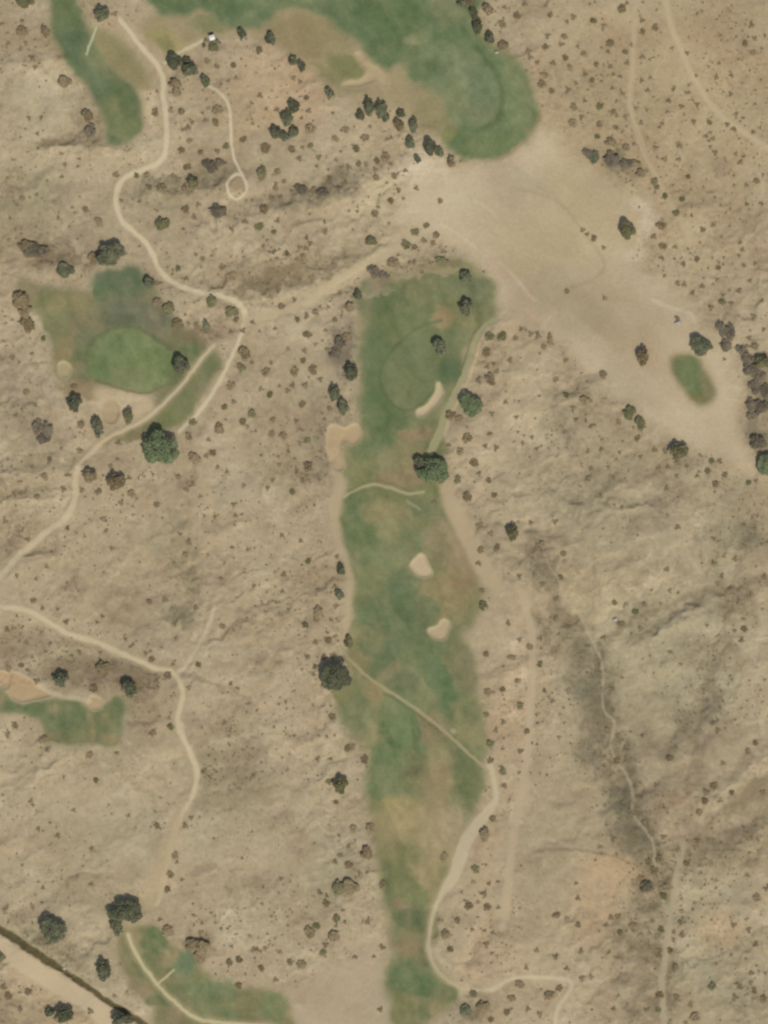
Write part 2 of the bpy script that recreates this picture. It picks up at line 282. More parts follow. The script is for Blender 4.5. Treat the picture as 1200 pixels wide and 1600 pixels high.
lay(line([(775, 248), (800, 236), (828, 212), (842, 180)], 5, 2.5), (150, 130, 96), .6)

# tee strip, top west
i = region('fairway', 'narrow dark green tee strip curving down beside the north-west cart path', 'fairway', mat=turf)
grass([(78, -60), (118, -60), (124, 15), (134, 42), (150, 74), (172, 105), (196, 126), (213, 150), (222, 180), (218, 205), (200, 220), (176, 225), (166, 213), (167, 188), (160, 165), (140, 140), (118, 115), (102, 90), (88, 60), (80, 30)], (99, 110, 76), i, 4, 3)
gel(105, 20, 20, 26, 0, (96, 108, 72)); gel(120, 80, 18, 40, -25, (94, 108, 78)); gel(150, 120, 16, 40, -35, (95, 109, 78)); gel(185, 175, 26, 26, 0, (106, 114, 76)); gel(195, 205, 22, 12, -10, (112, 120, 80)); gel(150, 90, 20, 16, 40, (118, 122, 82), .5)

# west green complex
i = region('rough_grass', 'patchy dry rough grass round the west putting green', 'rough')
lay(poly([(34, 440), (70, 446), (112, 452), (146, 455), (168, 428), (205, 416), (236, 440), (252, 470), (275, 500), (302, 518), (325, 538), (345, 562), (338, 588), (308, 630), (280, 664), (242, 676), (192, 684), (168, 680), (200, 668), (235, 645), (246, 628), (230, 612), (150, 602), (118, 606), (88, 588), (82, 545), (62, 490)], 5, 5), (120, 116, 84), .95, bare=1, grass=.8, idn=i)
for g in [(75, 480, 30, 22, 20, (124, 122, 84)), (110, 475, 24, 14, 0, (134, 124, 88)), (90, 510, 22, 18, 0, (116, 118, 82)), (125, 515, 20, 20, 0, (124, 114, 84)), (105, 560, 24, 28, 0, (136, 124, 88)), (130, 540, 16, 28, 20, (106, 110, 80)), (45, 455, 18, 18, 0, (134, 124, 92)),
          (190, 445, 46, 24, 0, (96, 108, 80)), (165, 455, 20, 12, -10, (90, 106, 74)), (205, 490, 52, 22, 15, (106, 108, 84)), (185, 500, 32, 14, 0, (96, 100, 76)), (250, 500, 24, 22, 30, (110, 108, 86)), (300, 530, 28, 14, 25, (126, 110, 84)), (300, 550, 24, 16, 0, (102, 112, 76)),
          (130, 610, 34, 14, 0, (140, 124, 92)), (275, 590, 20, 16, 0, (112, 114, 78)), (255, 625, 22, 14, -35, (120, 116, 84)), (320, 575, 22, 16, -40, (112, 116, 80)), (285, 630, 30, 18, -45, (114, 116, 80)), (265, 655, 24, 12, -20, (116, 120, 78)), (200, 684, 40, 8, -8, (130, 120, 86))]: gel(*g)
lay(poly([(148, 608), (175, 606), (200, 612), (228, 616), (240, 626), (236, 642), (215, 656), (185, 662), (160, 645)], 5, 4), (180, 163, 130), .95, bare=1)
i = region('putting_green', 'smooth green kidney of turf beside the dark round west tree', 'green', mat=turf)
lay(poly([(134, 548), (150, 527), (180, 514), (212, 514), (240, 530), (264, 545), (277, 570), (266, 592), (246, 608), (222, 612), (192, 605), (160, 597), (141, 588), (132, 570)], 3, 2), (112, 124, 82), 1, bare=1, grass=1, idn=i)
lay(line([(133, 565), (137, 545), (152, 526), (180, 512), (212, 511), (242, 528), (266, 544)], 7, 3), (96, 102, 72), .75)
gel(175, 540, 30, 20, 0, (110, 124, 83), .6); gel(235, 565, 26, 26, 0, (114, 125, 79), .6); gel(200, 585, 30, 12, 10, (118, 122, 82), .6)
lay(line([(150, 594), (180, 604), (208, 612), (232, 613), (255, 603)], 4, 2), (106, 98, 66), .6)

# central fairway
i = region('fairway', 'long worn central fairway running from the pale plain to the bottom edge', 'fairway', mat=turf)
grass([(566, 452), (592, 440), (632, 432), (680, 428), (716, 414), (746, 424), (770, 450), (776, 482), (760, 502), (744, 518), (728, 545), (714, 582), (700, 622), (690, 660), (680, 700), (692, 730), (690, 762), (696, 795), (705, 832), (724, 872), (742, 902), (748, 930), (742, 965), (724, 990), (736, 1022), (742, 1080), (750, 1130), (756, 1182), (752, 1232), (742, 1262), (724, 1295), (712, 1340), (698, 1372), (686, 1402), (668, 1425), (668, 1480), (682, 1520), (712, 1548), (702, 1570), (672, 1588), (652, 1640), (626, 1640), (614, 1565), (612, 1520), (610, 1460), (599, 1400), (590, 1340), (590, 1280), (580, 1250), (580, 1182), (560, 1142), (530, 1122), (526, 1092), (546, 1070), (551, 1010), (554, 930), (546, 880), (531, 832), (528, 792), (540, 760), (541, 702), (560, 690), (565, 640), (566, 580), (562, 530), (565, 482)], (118, 119, 82), i, 6, 9)
for g in [(600, 470, 44, 26, 0, (99, 109, 74)), (700, 450, 50, 22, 0, (102, 110, 76)), (660, 448, 40, 16, 0, (110, 112, 78)), (608, 515, 14, 18, 0, (130, 127, 82)), (590, 560, 24, 60, 0, (94, 108, 73)), (640, 500, 40, 22, -20, (100, 110, 74)), (690, 495, 18, 16, 0, (148, 128, 92)), (748, 455, 24, 26, 0, (102, 110, 78)),
          (700, 575, 18, 26, 15, (92, 106, 74)), (710, 530, 20, 20, 0, (104, 114, 78)), (590, 640, 26, 30, 0, (90, 106, 70)), (606, 668, 36, 32, -20, (88, 104, 68)), (585, 700, 34, 14, -30, (96, 110, 74)), (655, 680, 30, 14, -20, (140, 122, 90)), (640, 715, 50, 20, 0, (128, 122, 86)), (565, 735, 26, 24, 0, (118, 120, 80)), (630, 745, 40, 14, 0, (134, 120, 88)), (680, 700, 16, 16, 0, (112, 112, 76)),
          (548, 810, 16, 40, 10, (100, 113, 76)), (600, 785, 34, 14, 0, (114, 116, 80)), (605, 805, 34, 22, 0, (141, 131, 92)), (610, 830, 30, 20, 0, (132, 130, 90)), (570, 850, 30, 30, 0, (104, 116, 78)), (640, 850, 26, 20, -20, (108, 118, 80)), (665, 800, 24, 18, 20, (108, 114, 78)), (685, 850, 26, 34, 10, (134, 124, 90)), (605, 880, 28, 26, 0, (120, 127, 88)), (580, 905, 20, 18, 0, (116, 122, 82)),
          (720, 880, 24, 40, -15, (148, 130, 98)), (700, 930, 44, 40, 20, (146, 132, 93)), (722, 912, 16, 10, 0, (140, 118, 86)), (625, 920, 30, 24, -30, (90, 108, 76)), (600, 960, 46, 34, 0, (94, 108, 74)), (640, 985, 34, 34, 0, (95, 107, 74)), (665, 950, 22, 16, 0, (110, 116, 82)), (600, 1020, 40, 26, 0, (101, 112, 80)), (572, 990, 16, 8, 0, (122, 122, 86)), (560, 1030, 18, 20, 30, (130, 122, 84)),
          (660, 1020, 40, 24, -20, (98, 110, 74)), (690, 1070, 22, 50, -25, (98, 114, 78)), (712, 1095, 18, 36, -20, (92, 111, 75)), (660, 1080, 14, 40, -20, (124, 128, 88)), (632, 1065, 24, 18, 0, (106, 112, 80)), (610, 1045, 18, 10, -30, (132, 126, 92)), (585, 1090, 14, 30, 10, (143, 128, 88)), (555, 1110, 22, 26, 0, (108, 114, 78)), (530, 1085, 16, 16, 0, (120, 118, 80)), (730, 1130, 18, 40, -15, (118, 120, 82)), (725, 1050, 22, 36, 0, (122, 118, 86)),
          (620, 1130, 30, 50, -5, (106, 121, 82)), (610, 1180, 30, 30, 10, (101, 116, 78)), (652, 1150, 9, 34, -12, (90, 106, 70)), (678, 1140, 22, 26, 0, (138, 126, 92)), (580, 1130, 14, 30, 10, (128, 128, 90)), (600, 1225, 34, 26, 10, (106, 116, 78)), (650, 1212, 16, 10, 0, (106, 106, 74)), (720, 1200, 36, 40, 0, (112, 116, 80)), (725, 1240, 30, 24, -20, (106, 112, 76)), (680, 1240, 26, 60, 0, (137, 124, 90)), (625, 1270, 36, 24, 0, (140, 132, 86)),
          (640, 1296, 56, 36, 0, (151, 137, 98)), (690, 1310, 32, 50, 10, (156, 141, 106)), (705, 1290, 14, 30, 10, (160, 145, 112)), (632, 1340, 20, 22, 0, (126, 124, 82)), (628, 1380, 24, 34, 0, (116, 118, 79)), (670, 1370, 22, 34, 10, (148, 134, 96)), (640, 1432, 24, 22, 15, (102, 106, 75)), (655, 1400, 20, 14, 0, (114, 120, 78)), (625, 1412, 14, 10, 0, (136, 120, 90)), (640, 1480, 26, 16, 0, (139, 122, 90)), (672, 1450, 14, 30, 0, (118, 116, 82)),
          (640, 1525, 30, 24, 15, (92, 109, 73)), (660, 1545, 20, 16, 0, (96, 112, 76)), (630, 1580, 16, 20, 0, (128, 124, 84)), (665, 1575, 10, 18, 0, (104, 112, 76)), (700, 1553, 15, 12, 0, (110, 112, 78)), (680, 1570, 8, 10, 0, (140, 126, 92)), (660, 1500, 12, 18, 0, (108, 110, 76))]: gel(*g)
for g in [(590, 445, 20, 12, -20, (140, 126, 98)), (640, 430, 34, 6, -8, (146, 134, 102)), (690, 428, 36, 5, -12, (150, 138, 104)), (660, 436, 30, 5, -5, (108, 110, 78)), (573, 470, 10, 26, 0, (112, 114, 84)), (700, 415, 20, 6, 0, (124, 116, 84)), (590, 458, 24, 4, -12, (142, 134, 106))]: gel(*g)
i = region('putting_green', 'pale green putting green in the northern part of the central fairway', 'green', mat=turf)
lay(poly([(598, 575), (618, 550), (642, 528), (664, 508), (684, 512), (688, 535), (682, 562), (682, 592), (664, 624), (634, 637), (612, 620), (598, 596)], 2.5, 2), (107, 114, 79), 1, idn=i); GRASS[poly([(600, 575), (640, 530), (684, 515), (680, 592), (634, 634)], 4, 2)[0]] *= .7
gel(650, 545, 26, 26, 0, (104, 114, 80), .6); gel(640, 600, 30, 24, 0, (110, 115, 78), .6)
lay(line([(690, 500), (655, 512), (612, 548), (594, 580), (600, 612), (625, 640), (655, 634), (682, 605)], 5, 2.5), (88, 101, 67), .75)

# south-west turf, lower west turf, small east patch
i = region('fairway', 'small green fairway remnant below the tan sand bunker on the west edge', 'fairway', mat=turf)
grass([(-60, 1080), (5, 1082), (26, 1099), (46, 1098), (82, 1092), (118, 1093), (130, 1106), (150, 1111), (166, 1100), (184, 1090), (193, 1102), (190, 1132), (185, 1160), (165, 1166), (140, 1160), (102, 1163), (76, 1150), (66, 1132), (46, 1122), (34, 1115), (0, 1114), (-60, 1114)], (104, 113, 78), i, 3, 3)
gel(55, 1105, 22, 10, 0, (95, 108, 72)); gel(100, 1120, 26, 24, 0, (106, 115, 80)); gel(115, 1148, 22, 12, 0, (122, 122, 84)); gel(140, 1135, 12, 26, 0, (134, 124, 90)); gel(165, 1125, 14, 24, 0, (110, 113, 76)); gel(168, 1155, 14, 10, 0, (128, 118, 84)); gel(0, 1095, 14, 10, 0, (114, 112, 76)); gel(88, 1152, 14, 10, 0, (110, 108, 78))
i = region('fairway', 'green fairway in the bottom west corner beside the dark ditch', 'fairway', mat=turf)
grass([(196, 1456), (230, 1448), (252, 1455), (267, 1476), (286, 1490), (300, 1500), (312, 1516), (332, 1532), (356, 1541), (382, 1549), (410, 1545), (436, 1552), (450, 1580), (460, 1640), (270, 1640), (238, 1572), (210, 1540), (190, 1510), (186, 1480)], (126, 120, 84), i, 4, 3)
for g in [(240, 1470, 22, 20, 0, (99, 112, 74)), (288, 1505, 18, 18, 0, (100, 114, 84)), (228, 1510, 20, 26, 0, (114, 116, 80)), (265, 1495, 12, 12, 0, (142, 130, 94)), (330, 1555, 50, 26, 15, (103, 116, 79)), (345, 1585, 40, 20, 0, (110, 118, 80)), (270, 1558, 26, 16, 0, (114, 116, 80)), (245, 1560, 18, 10, 10, (98, 108, 72)), (385, 1570, 16, 24, 0, (124, 118, 82)), (425, 1575, 22, 24, 10, (103, 116, 76)), (272, 1585, 16, 14, 0, (138, 124, 92)), (215, 1540, 18, 14, 30, (140, 126, 94))]: gel(*g)
i = region('fairway', 'small oval green turf patch beside the round dark tree on the east plain', 'fairway', mat=turf)
grass([(1047, 560), (1068, 552), (1086, 558), (1100, 578), (1116, 598), (1119, 615), (1108, 628), (1092, 633), (1075, 621), (1056, 592)], (128, 120, 86), i, 4, 2)
gel(1074, 578, 20, 24, -25, (105, 113, 76), .95); gel(1082, 596, 17, 24, -25, (108, 119, 80), .95); gel(1092, 622, 12, 8, 0, (120, 114, 76), .7)

# grass mottling
g0 = GRASS[..., None]
COL += g0 * (np.array([127, 120, 88], np.float32) - COL) * .1
dry = np.clip(fbm(46, 551, 4, gain=.6) * 1.8 - .12, 0, 1)[..., None]; COL += g0 * dry * (np.array([142, 130, 93], np.float32) - COL) * .5 * np.clip(.35 + (YY[..., None] - 560) / 500, .45, 1.3)
COL += g0 * ((fbm(38, 501, 4)[..., None] * np.array([13, 9, 9]) + fbm(11, 521, 3)[..., None] * np.array([10, 8, 7]) + vn(XX / 2.2, YY / 2.2, 531)[..., None] * 4)).astype(np.float32)
COL += g0 * (fbm(16, 541, 3, 5, math.radians(68), XX + 12 * WA, YY + 12 * WB)[..., None] * np.array([12, 9, 8], np.float32))

# ------------------------------------------------------------------ bunkers
H_BUNK = np.zeros((RH, RW), np.float32)
def bunker(pts, rgb, label, rim=(186, 170, 136), soft=1.6):
    i = region('sand_bunker', label, 'bunker', 'thing', 'sand bunkers of the golf course', 'sand')
    w, m = poly(pts, soft, 1.2)
    lay((w, m), rim, .9, bare=1); k = np.clip(blur(m, 2.2) * 2.2 - 1.15, 0, 1)
    lay((w, k), rgb, .9); ID[w][m > .5] = i; H_BUNK[w] = np.maximum(H_BUNK[w], k)
bunker([(683, 597), (690, 599), (694, 614), (688, 629), (675, 641), (660, 651), (650, 649), (651, 639), (667, 631), (678, 616)], (180, 163, 128), 'pale kidney-shaped sand bunker hugging the central putting green')
bunker([(512, 668), (522, 662), (536, 668), (550, 663), (560, 662), (565, 680), (560, 692), (549, 697), (540, 690), (534, 699), (536, 716), (540, 730), (531, 738), (520, 734), (514, 716), (509, 695)], (169, 147, 111), 'hook-shaped tan sand bunker on the west side of the central fairway')
bunker([(655, 865), (665, 868), (670, 880), (677, 895), (672, 902), (655, 902), (645, 892), (640, 882)], (181, 163, 129), 'pale arrowhead-shaped sand bunker on the dry east side of the central fairway')
bunker([(690, 967), (702, 970), (703, 985), (695, 1000), (680, 1000), (668, 989), (670, 980), (682, 977)], (172, 154, 120), 'heart-shaped sand bunker south-east of the arrowhead-shaped one')
bunker([(90, 568), (102, 564), (112, 574), (110, 588), (100, 592), (91, 584)], (160, 147, 108), 'small round olive-tinted bunker at the west rim of the west green')
bunker([(160, 630), (172, 622), (184, 630), (188, 648), (180, 662), (166, 662), (159, 648)], (164, 146, 113), 'oval tan bunker in the pale sand apron below the west green', (170, 152, 119))
bunker([(-30, 1046), (6, 1048), (28, 1051), (55, 1065), (76, 1080), (86, 1086), (70, 1091), (46, 1096), (30, 1098), (15, 1088), (4, 1070), (-30, 1060)], (170, 145, 109), 'large tan pear-shaped bunker on the west edge above small green turf')
bunker([(140, 1088), (150, 1086), (160, 1094), (160, 1106), (150, 1111), (140, 1107), (136, 1098)], (168, 145, 110), 'small round sand bunker beside the small green turf on the west edge')
bunker([(553, 84), (564, 80), (575, 95), (598, 112), (606, 128), (599, 142), (590, 128), (576, 131), (560, 136), (532, 135), (540, 126), (564, 122), (573, 112), (561, 100)], (168, 150, 115), 'forked pale sand bunker below the top fairway', (174, 157, 122), 2.5)
lay(line([(60, 1074), (84, 1083), (112, 1090), (140, 1096)], 7, 2.5), (180, 166, 134), .8, bare=1)

# ------------------------------------------------------------------ paths, tracks, ditch
FLAT = np.zeros((RH, RW), np.float32)
def path(pts, width, rgb, label, a=.95, soft=2.5, name='cart_path', edge=True, bare=1, ident=True):
    i = region(name, label, 'path' if name != 'dirt_road' else 'road', 'structure', None, 'path') if ident else None
    W = np.asarray(width, float)
    if edge: lay(line(pts, W + 8, 4), (168, 151, 118), .5, bare=bare)
    wm = line(pts, W, soft * .8); lay(wm, [c * f for c, f in zip(rgb, (1.06, 1.075, 1.10) if name in ('cart_path', 'footpath') else (1.022, 1.035, 1.055))], a, bare=bare, idn=i); FLAT[wm[0]] = np.maximum(FLAT[wm[0]], wm[1])
PALE = (183, 168, 133)
path([(188, 30), (200, 46), (215, 66), (232, 86), (248, 106), (255, 128), (255, 150), (259, 175), (260, 200), (260, 230), (252, 250), (235, 261), (215, 269), (195, 278), (184, 296), (182, 320), (190, 345), (210, 364), (228, 380), (240, 400), (248, 420), (265, 438), (290, 450), (320, 459), (350, 465), (372, 474), (382, 490), (379, 512), (372, 535), (358, 565), (345, 595), (325, 625), (305, 650), (280, 674)], [7] * 3 + [8] * 24 + [6] * 7, PALE, 'pale winding cart path from the top tee strip down past the west green')
path([(334, 540), (310, 567), (288, 596), (262, 624), (240, 646), (214, 663), (185, 676), (160, 690), (140, 710), (125, 726), (118, 750), (118, 778), (105, 806), (80, 826), (50, 850), (25, 874), (0, 902), (-50, 950)], [5] * 4 + [6] * 4 + [8] * 4 + [10] * 6, (176, 159, 125), 'pale cart path along the west green leading south-west to the edge')
path([(322, 132), (338, 140), (351, 152), (360, 175), (361, 205), (363, 235), (369, 256), (379, 274), (386, 290), (381, 304), (369, 311), (358, 304), (355, 290), (360, 279), (371, 273), (379, 276)], 4.4, (184, 168, 134), 'narrow cart path ending in a small loop', 1, 2, edge=False)
lay(ell(370, 290, 8, 10, 0, .5, 1), (158, 136, 106), .8, bare=1)
path([(256, 98), (275, 85), (300, 72), (318, 64)], 4.5, (180, 167, 132), 'short straight path to the small white shelter')
path([(151, 44), (143, 64), (135, 85)], 3.2, (168, 168, 128), 'thin straight footpath laid onto the dark tee strip', 1, 1.5, 'footpath', False)
path([(-50, 946), (20, 950), (50, 957), (80, 974), (110, 992), (150, 1003), (200, 1025), (240, 1043), (268, 1050), (282, 1066), (285, 1090), (278, 1120), (285, 1150), (300, 1180), (308, 1210), (300, 1245), (282, 1275), (270, 1310), (261, 1350), (252, 1388), (245, 1412)], 8, (178, 161, 126), 'pale cart path winding from the west edge south to the dark green tree')
lay(line([(296, 1225), (276, 1275), (258, 1330), (244, 1385), (232, 1410)], [4, 14, 22, 26, 24], 4), (170, 152, 118), .75, bare=.9)
lay(line([(284, 1130), (292, 1165), (304, 1195)], 5, 2), (188, 174, 142), .7)
path([(280, 1050), (300, 1026), (314, 1000), (326, 975), (336, 950)], 6, (180, 163, 131), 'faint eroded side track climbing from the bend of the west cart path', .9, 2.5, 'dirt_track')
path([(200, 1460), (206, 1477), (219, 1502), (240, 1531), (262, 1556), (290, 1580), (312, 1593), (345, 1598), (395, 1601), (430, 1604)], 5.5, (172, 160, 118), 'pale curved cart path through the bottom west turf', 1, 2)
path([(247, 1538), (260, 1527), (272, 1515)], 3.2, (170, 160, 118), 'tiny spur footpath off the bottom west cart path', 1, 1.5, 'footpath', False)
path([(772, 500), (752, 515), (742, 535), (735, 560), (722, 590), (708, 620), (697, 648), (684, 682), (672, 708)], [9, 9, 8, 8, 8, 9, 12, 14, 10], (143, 136, 99), 'greenish cart path along the east side of the central putting green', 1, 2.2, edge=False)
lay(line([(750, 508), (736, 530), (728, 558), (715, 590), (702, 618)], 2.5, 1.8), (92, 98, 66), .6)
lay(line([(764, 512), (752, 530), (745, 555), (733, 590), (718, 622), (705, 648), (694, 680)], 4, 1.8), (182, 163, 126), .9)
path([(538, 776), (560, 763), (585, 757), (610, 762), (635, 771), (662, 769)], 4.5, (152, 142, 104), 'thin curved path crossing the central fairway by the large green tree', .95, 2, edge=False)
lay(line([(545, 769), (585, 750), (640, 766)], 2.5, 2), (104, 100, 66), .5); lay(line([(545, 778), (585, 764), (635, 778)], 2.5, 2), (104, 102, 68), .5)
lay(line([(637, 783), (646, 790), (655, 796)], 4, 2), (150, 150, 116), .7)
path([(524, 738), (530, 762), (521, 800), (528, 850), (543, 880), (546, 925), (540, 980), (535, 1010)], [12, 16, 14, 10, 8, 7, 6, 5], (167, 148, 115), 'sandy track along the west edge of the central fairway', .8, 4, 'dirt_track')
path([(694, 752), (708, 795), (733, 840), (752, 880), (772, 912)], [14, 22, 26, 26, 22], (170, 150, 116), 'wide bare sandy track east of the central fairway', .85, 5, 'dirt_track')
path([(532, 1008), (550, 1035), (580, 1060), (610, 1081), (640, 1101), (670, 1123), (700, 1147), (730, 1176), (755, 1196), (768, 1204)], 5, (146, 134, 99), 'thin straight cart path cutting diagonally across the central fairway', .95, 2, edge=False)
lay(line([(600, 1082), (640, 1108), (690, 1146)], 3, 2), (100, 96, 62), .5); lay(ell(708, 1142, 5, 4, 20, .7, 1), (166, 160, 126), .7)
path([(766, 1196), (772, 1220), (775, 1246), (765, 1266), (746, 1290), (730, 1312), (719, 1340), (709, 1370), (692, 1395), (681, 1415), (673, 1445), (670, 1480), (678, 1510), (700, 1532), (730, 1545), (768, 1547), (790, 1534), (820, 1526), (860, 1528), (885, 1530), (893, 1541), (882, 1560), (870, 1580), (865, 1640)], [9, 9, 8, 15, 20, 20, 20, 18, 9, 6, 5, 5, 5, 5, 5, 6, 6, 6, 7, 7, 7, 7, 7, 7], (172, 157, 123), 'pale cart path winding down the south-east side of the central fairway', .9, 2.5)
lay(line([(768, 1200), (773, 1222), (775, 1246), (766, 1264)], 4, 2), (184, 170, 136), .8); lay(line([(768, 1547), (790, 1534), (820, 1526), (860, 1528), (885, 1530), (893, 1541), (882, 1560), (870, 1580), (865, 1640)], 5, 2.2), (186, 172, 140), .8)
lay(line([(678, 1418), (671, 1446), (669, 1480), (677, 1510), (700, 1531), (728, 1544)], 3.4, 2), (166, 154, 118), .8)
lay(line([(716, 1404), (702, 1425), (693, 1450), (692, 1475)], 5, 2.5), (172, 158, 122), .7)
path([(815, 925), (828, 975), (832, 1040), (828, 1100), (825, 1170), (815, 1240), (803, 1300), (795, 1370), (786, 1450)], 12, (172, 152, 120), 'faint pinkish dirt road running south beside the central fairway', .85, 4, 'dirt_road', False, .8)
path([(1036, -50), (1045, 30), (1060, 70), (1080, 115), (1105, 155), (1130, 185), (1170, 212), (1250, 265)], 9, (176, 156, 121), 'faint dirt road crossing the scrub in the north-east corner', .95, 4, 'dirt_road', False, .9)
path([(995, -50), (990, 60), (988, 110), (985, 170), (1000, 220), (1022, 270), (1050, 322), (1078, 375)], 8, (171, 152, 118), 'very faint dirt track west of the north-east dirt road', .85, 4, 'dirt_track', False, .8)
lay(line([(950, 112), (975, 165), (1000, 220), (1016, 252)], 2.5, 1.8), (148, 130, 98), .5)
path([(1068, 1318), (1056, 1380), (1045, 1440), (1040, 1490), (1034, 1540), (1042, 1640)], 11, (163, 148, 116), 'sandy wash bed running south through the south-east scrub', .8, 4, 'dirt_track', False, .85)
path([(850, 862), (858, 885), (872, 905), (880, 930), (898, 952), (918, 985), (930, 1012), (943, 1048), (941, 1085), (944, 1110), (960, 1130), (955, 1165), (966, 1195), (980, 1212), (990, 1245), (989, 1270), (1008, 1298), (1020, 1318), (1024, 1350), (1034, 1385), (1036, 1405), (1045, 1435)], [2, 2, 3, 3, 3, 4, 4, 4, 3, 4, 5, 4, 4, 5, 5, 5, 5, 5, 4, 4, 4, 5], (170, 155, 123), 'thin pale wash channel threading the dark scrub east of the fairway', .55, 2, 'dirt_track', False, .6)
lay(line([(1008, 1338), (1035, 1322), (1065, 1310)], 5, 3), (166, 150, 118), .6)
path([(386, 502), (430, 490), (480, 470), (530, 437), (570, 414), (620, 386), (650, 365)], [12, 14, 12, 10, 10, 14, 16], (172, 155, 121), 'sandy road from the west cart path up to the pale plain', .85, 4, 'dirt_road')
lay(line([(500, 458), (545, 432), (575, 414)], 4, 2), (184, 167, 133), .7)
path([(-50, 1455), (-10, 1475), (40, 1506), (90, 1538), (140, 1566), (185, 1612), (215, 1660)], [26, 26, 30, 30, 30, 34, 34], (184, 164, 129), 'broad pale dirt road below the dark ditch in the bottom west corner', .8, 6, 'dirt_road')
DITCH = [(-50, 1417), (-10, 1444), (20, 1464), (60, 1490), (100, 1516), (140, 1544), (165, 1562), (200, 1583), (225, 1601), (262, 1640)]
i = region('drainage_ditch', 'dark weedy drainage ditch slanting across the bottom west corner', 'ditch', 'structure', None, 'weed')
wmD = line(DITCH, [9, 10, 12, 12, 8, 7, 7, 9, 9, 9], 2.5, 2); lay(wmD, (86, 79, 52), .92, bare=1, idn=i)
i = region('concrete_lip', 'thin pale concrete lip along the north bank of the dark ditch', 'kerb', 'structure', None, 'path')
lay(line([(x + 4, y - 8) for x, y in DITCH[:6]], 3.2, 1.6, .6), (156, 146, 114), .85, idn=i)

# ------------------------------------------------------------------ relief (metres)
HT = 2.6 * fbm(330, 601, 3)
hill = boxblur(HILL * (1 - np.clip(GRASS, 0, 1)), 10)
patchy = np.clip(.35 + 1.3 * fbm(190, 681, 2), .08, 1)
HT += hill * (1.9 * fbm(95, 621, 3, 1.8, AN, XX + 30 * WA, YY + 30 * WB) + patchy * (1.05 * ridged(64, 627, 2, 2.2, AN, XX + 26 * WA, YY + 26 * WB) + .42 * rill + .34 * ridged(21, 655, 3, 1.7, AN, XX + 22 * WA, YY + 22 * WB) + .12 * fbm(9, 651, 2)))
def ridge(pts, width, h):
    w, m = line(pts, 1, width, 6); HT[w] += h * m
for r in [([(400, 335), (470, 318), (540, 300), (600, 280)], 36, 3.4), ([(330, 478), (400, 468), (460, 455), (540, 425), (600, 395)], 30, 3.0), ([(240, 300), (300, 302), (350, 290)], 20, 2.6),
          ([(0, 105), (60, 95), (130, 90)], 24, 2.2), ([(60, 235), (130, 228), (200, 236)], 18, 2.2), ([(-20, 740), (60, 740), (130, 730)], 14, 2), ([(-20, 785), (50, 782), (110, 770)], 12, 1.6),
          ([(1000, 1000), (1080, 965), (1200, 920)], 30, 1.9), ([(1040, 1380), (1110, 1350), (1200, 1290)], 32, 2.6), ([(1100, 1260), (1200, 1180)], 24, 2.4), ([(860, 800), (930, 780), (1010, 735)], 34, 1.0)]: ridge(*r)
def gully(pts, width, h): ridge(pts, width, -h)
for r in [([(840, 840), (870, 920), (915, 1010), (940, 1100), (965, 1220), (1015, 1330), (1040, 1450), (1035, 1600)], 34, 3.2), ([(1160, 820), (1140, 930), (1110, 1030), (1090, 1130), (1070, 1220)], 26, 2.2), ([(260, 830), (290, 900), (320, 970), (280, 1055)], 22, 2)]: gully(*r)
flat = blur(FLAT, 3); HT = HT * (1 - .85 * flat) + boxblur(HT, 14) * .85 * flat
gr = np.clip(boxblur(GRASS, 5), 0, 1); HT = HT * (1 - gr) + boxblur(HT, 20) * gr
HT += gr * .35 * fbm(45, 661, 2)
HT -= .65 * H_BUNK
HT[wmD[0]] -= 1.1 * wmD[1]

def ras(A, x, y):
    x = np.clip(np.asarray(x, float) + M, 0, RW - 1.001); y = np.clip(np.asarray(y, float) + M, 0, RH - 1.001)
    i = x.astype(int); j = y.astype(int); u = x - i; v = y - j
    if A.ndim == 3: u = u[..., None]; v = v[..., None]
    return A[j, i] * (1 - u) * (1 - v) + A[j, i + 1] * u * (1 - v) + A[j + 1, i] * (1 - u) * v + A[j + 1, i + 1] * u * v
def mirror(t, lo, hi):
    n = hi - lo; q = np.mod(t - lo, 2 * n); return lo + np.where(q > n, 2 * n - q, q)
def gz(x, y): return float(ras(HT, np.array(x), np.array(y)))

# ------------------------------------------------------------------ materials
def nodes(m):
    m.use_nodes = True; nt = m.node_tree; return nt, nt.nodes, nt.links, nt.nodes['Principled BSDF']
EXPO = 1.0
def ground_mat(name, fine, rough, bump, amt):
    m = bpy.data.materials.new(name); nt, N, L, B = nodes(m)
    at = N.new('ShaderNodeAttribute'); at.attribute_name = 'soil'
    tc = N.new('ShaderNodeTexCoord'); nz = N.new('ShaderNodeTexNoise'); nz.inputs['Scale'].default_value = fine; nz.inputs['Detail'].default_value = 4; nz.inputs['Roughness'].default_value = .65
    L.new(tc.outputs['Object'], nz.inputs['Vector'])
    mr = N.new('ShaderNodeMapRange'); mr.inputs['From Min'].default_value = .25; mr.inputs['From Max'].default_value = .75; mr.inputs['To Min'].default_value = 1 - amt; mr.inputs['To Max'].default_value = 1 + amt
    L.new(nz.outputs['Fac'], mr.inputs['Value'])
    mx = N.new('ShaderNodeMix'); mx.data_type = 'RGBA'; mx.blend_type = 'MULTIPLY'; mx.inputs['Factor'].default_value = 1
    L.new(at.outputs['Color'], mx.inputs[6]); L.new(mr.outputs['Result'], mx.inputs[7]); L.new(mx.outputs[2], B.inputs['Base Color'])
    bp = N.new('ShaderNodeBump'); bp.inputs['Strength'].default_value = bump; bp.inputs['Distance'].default_value = .25; L.new(nz.outputs['Fac'], bp.inputs['Height']); L.new(bp.outputs['Normal'], B.inputs['Normal'])
    B.inputs['Roughness'].default_value = rough; B.inputs['Specular IOR Level'].default_value = .1
    return m
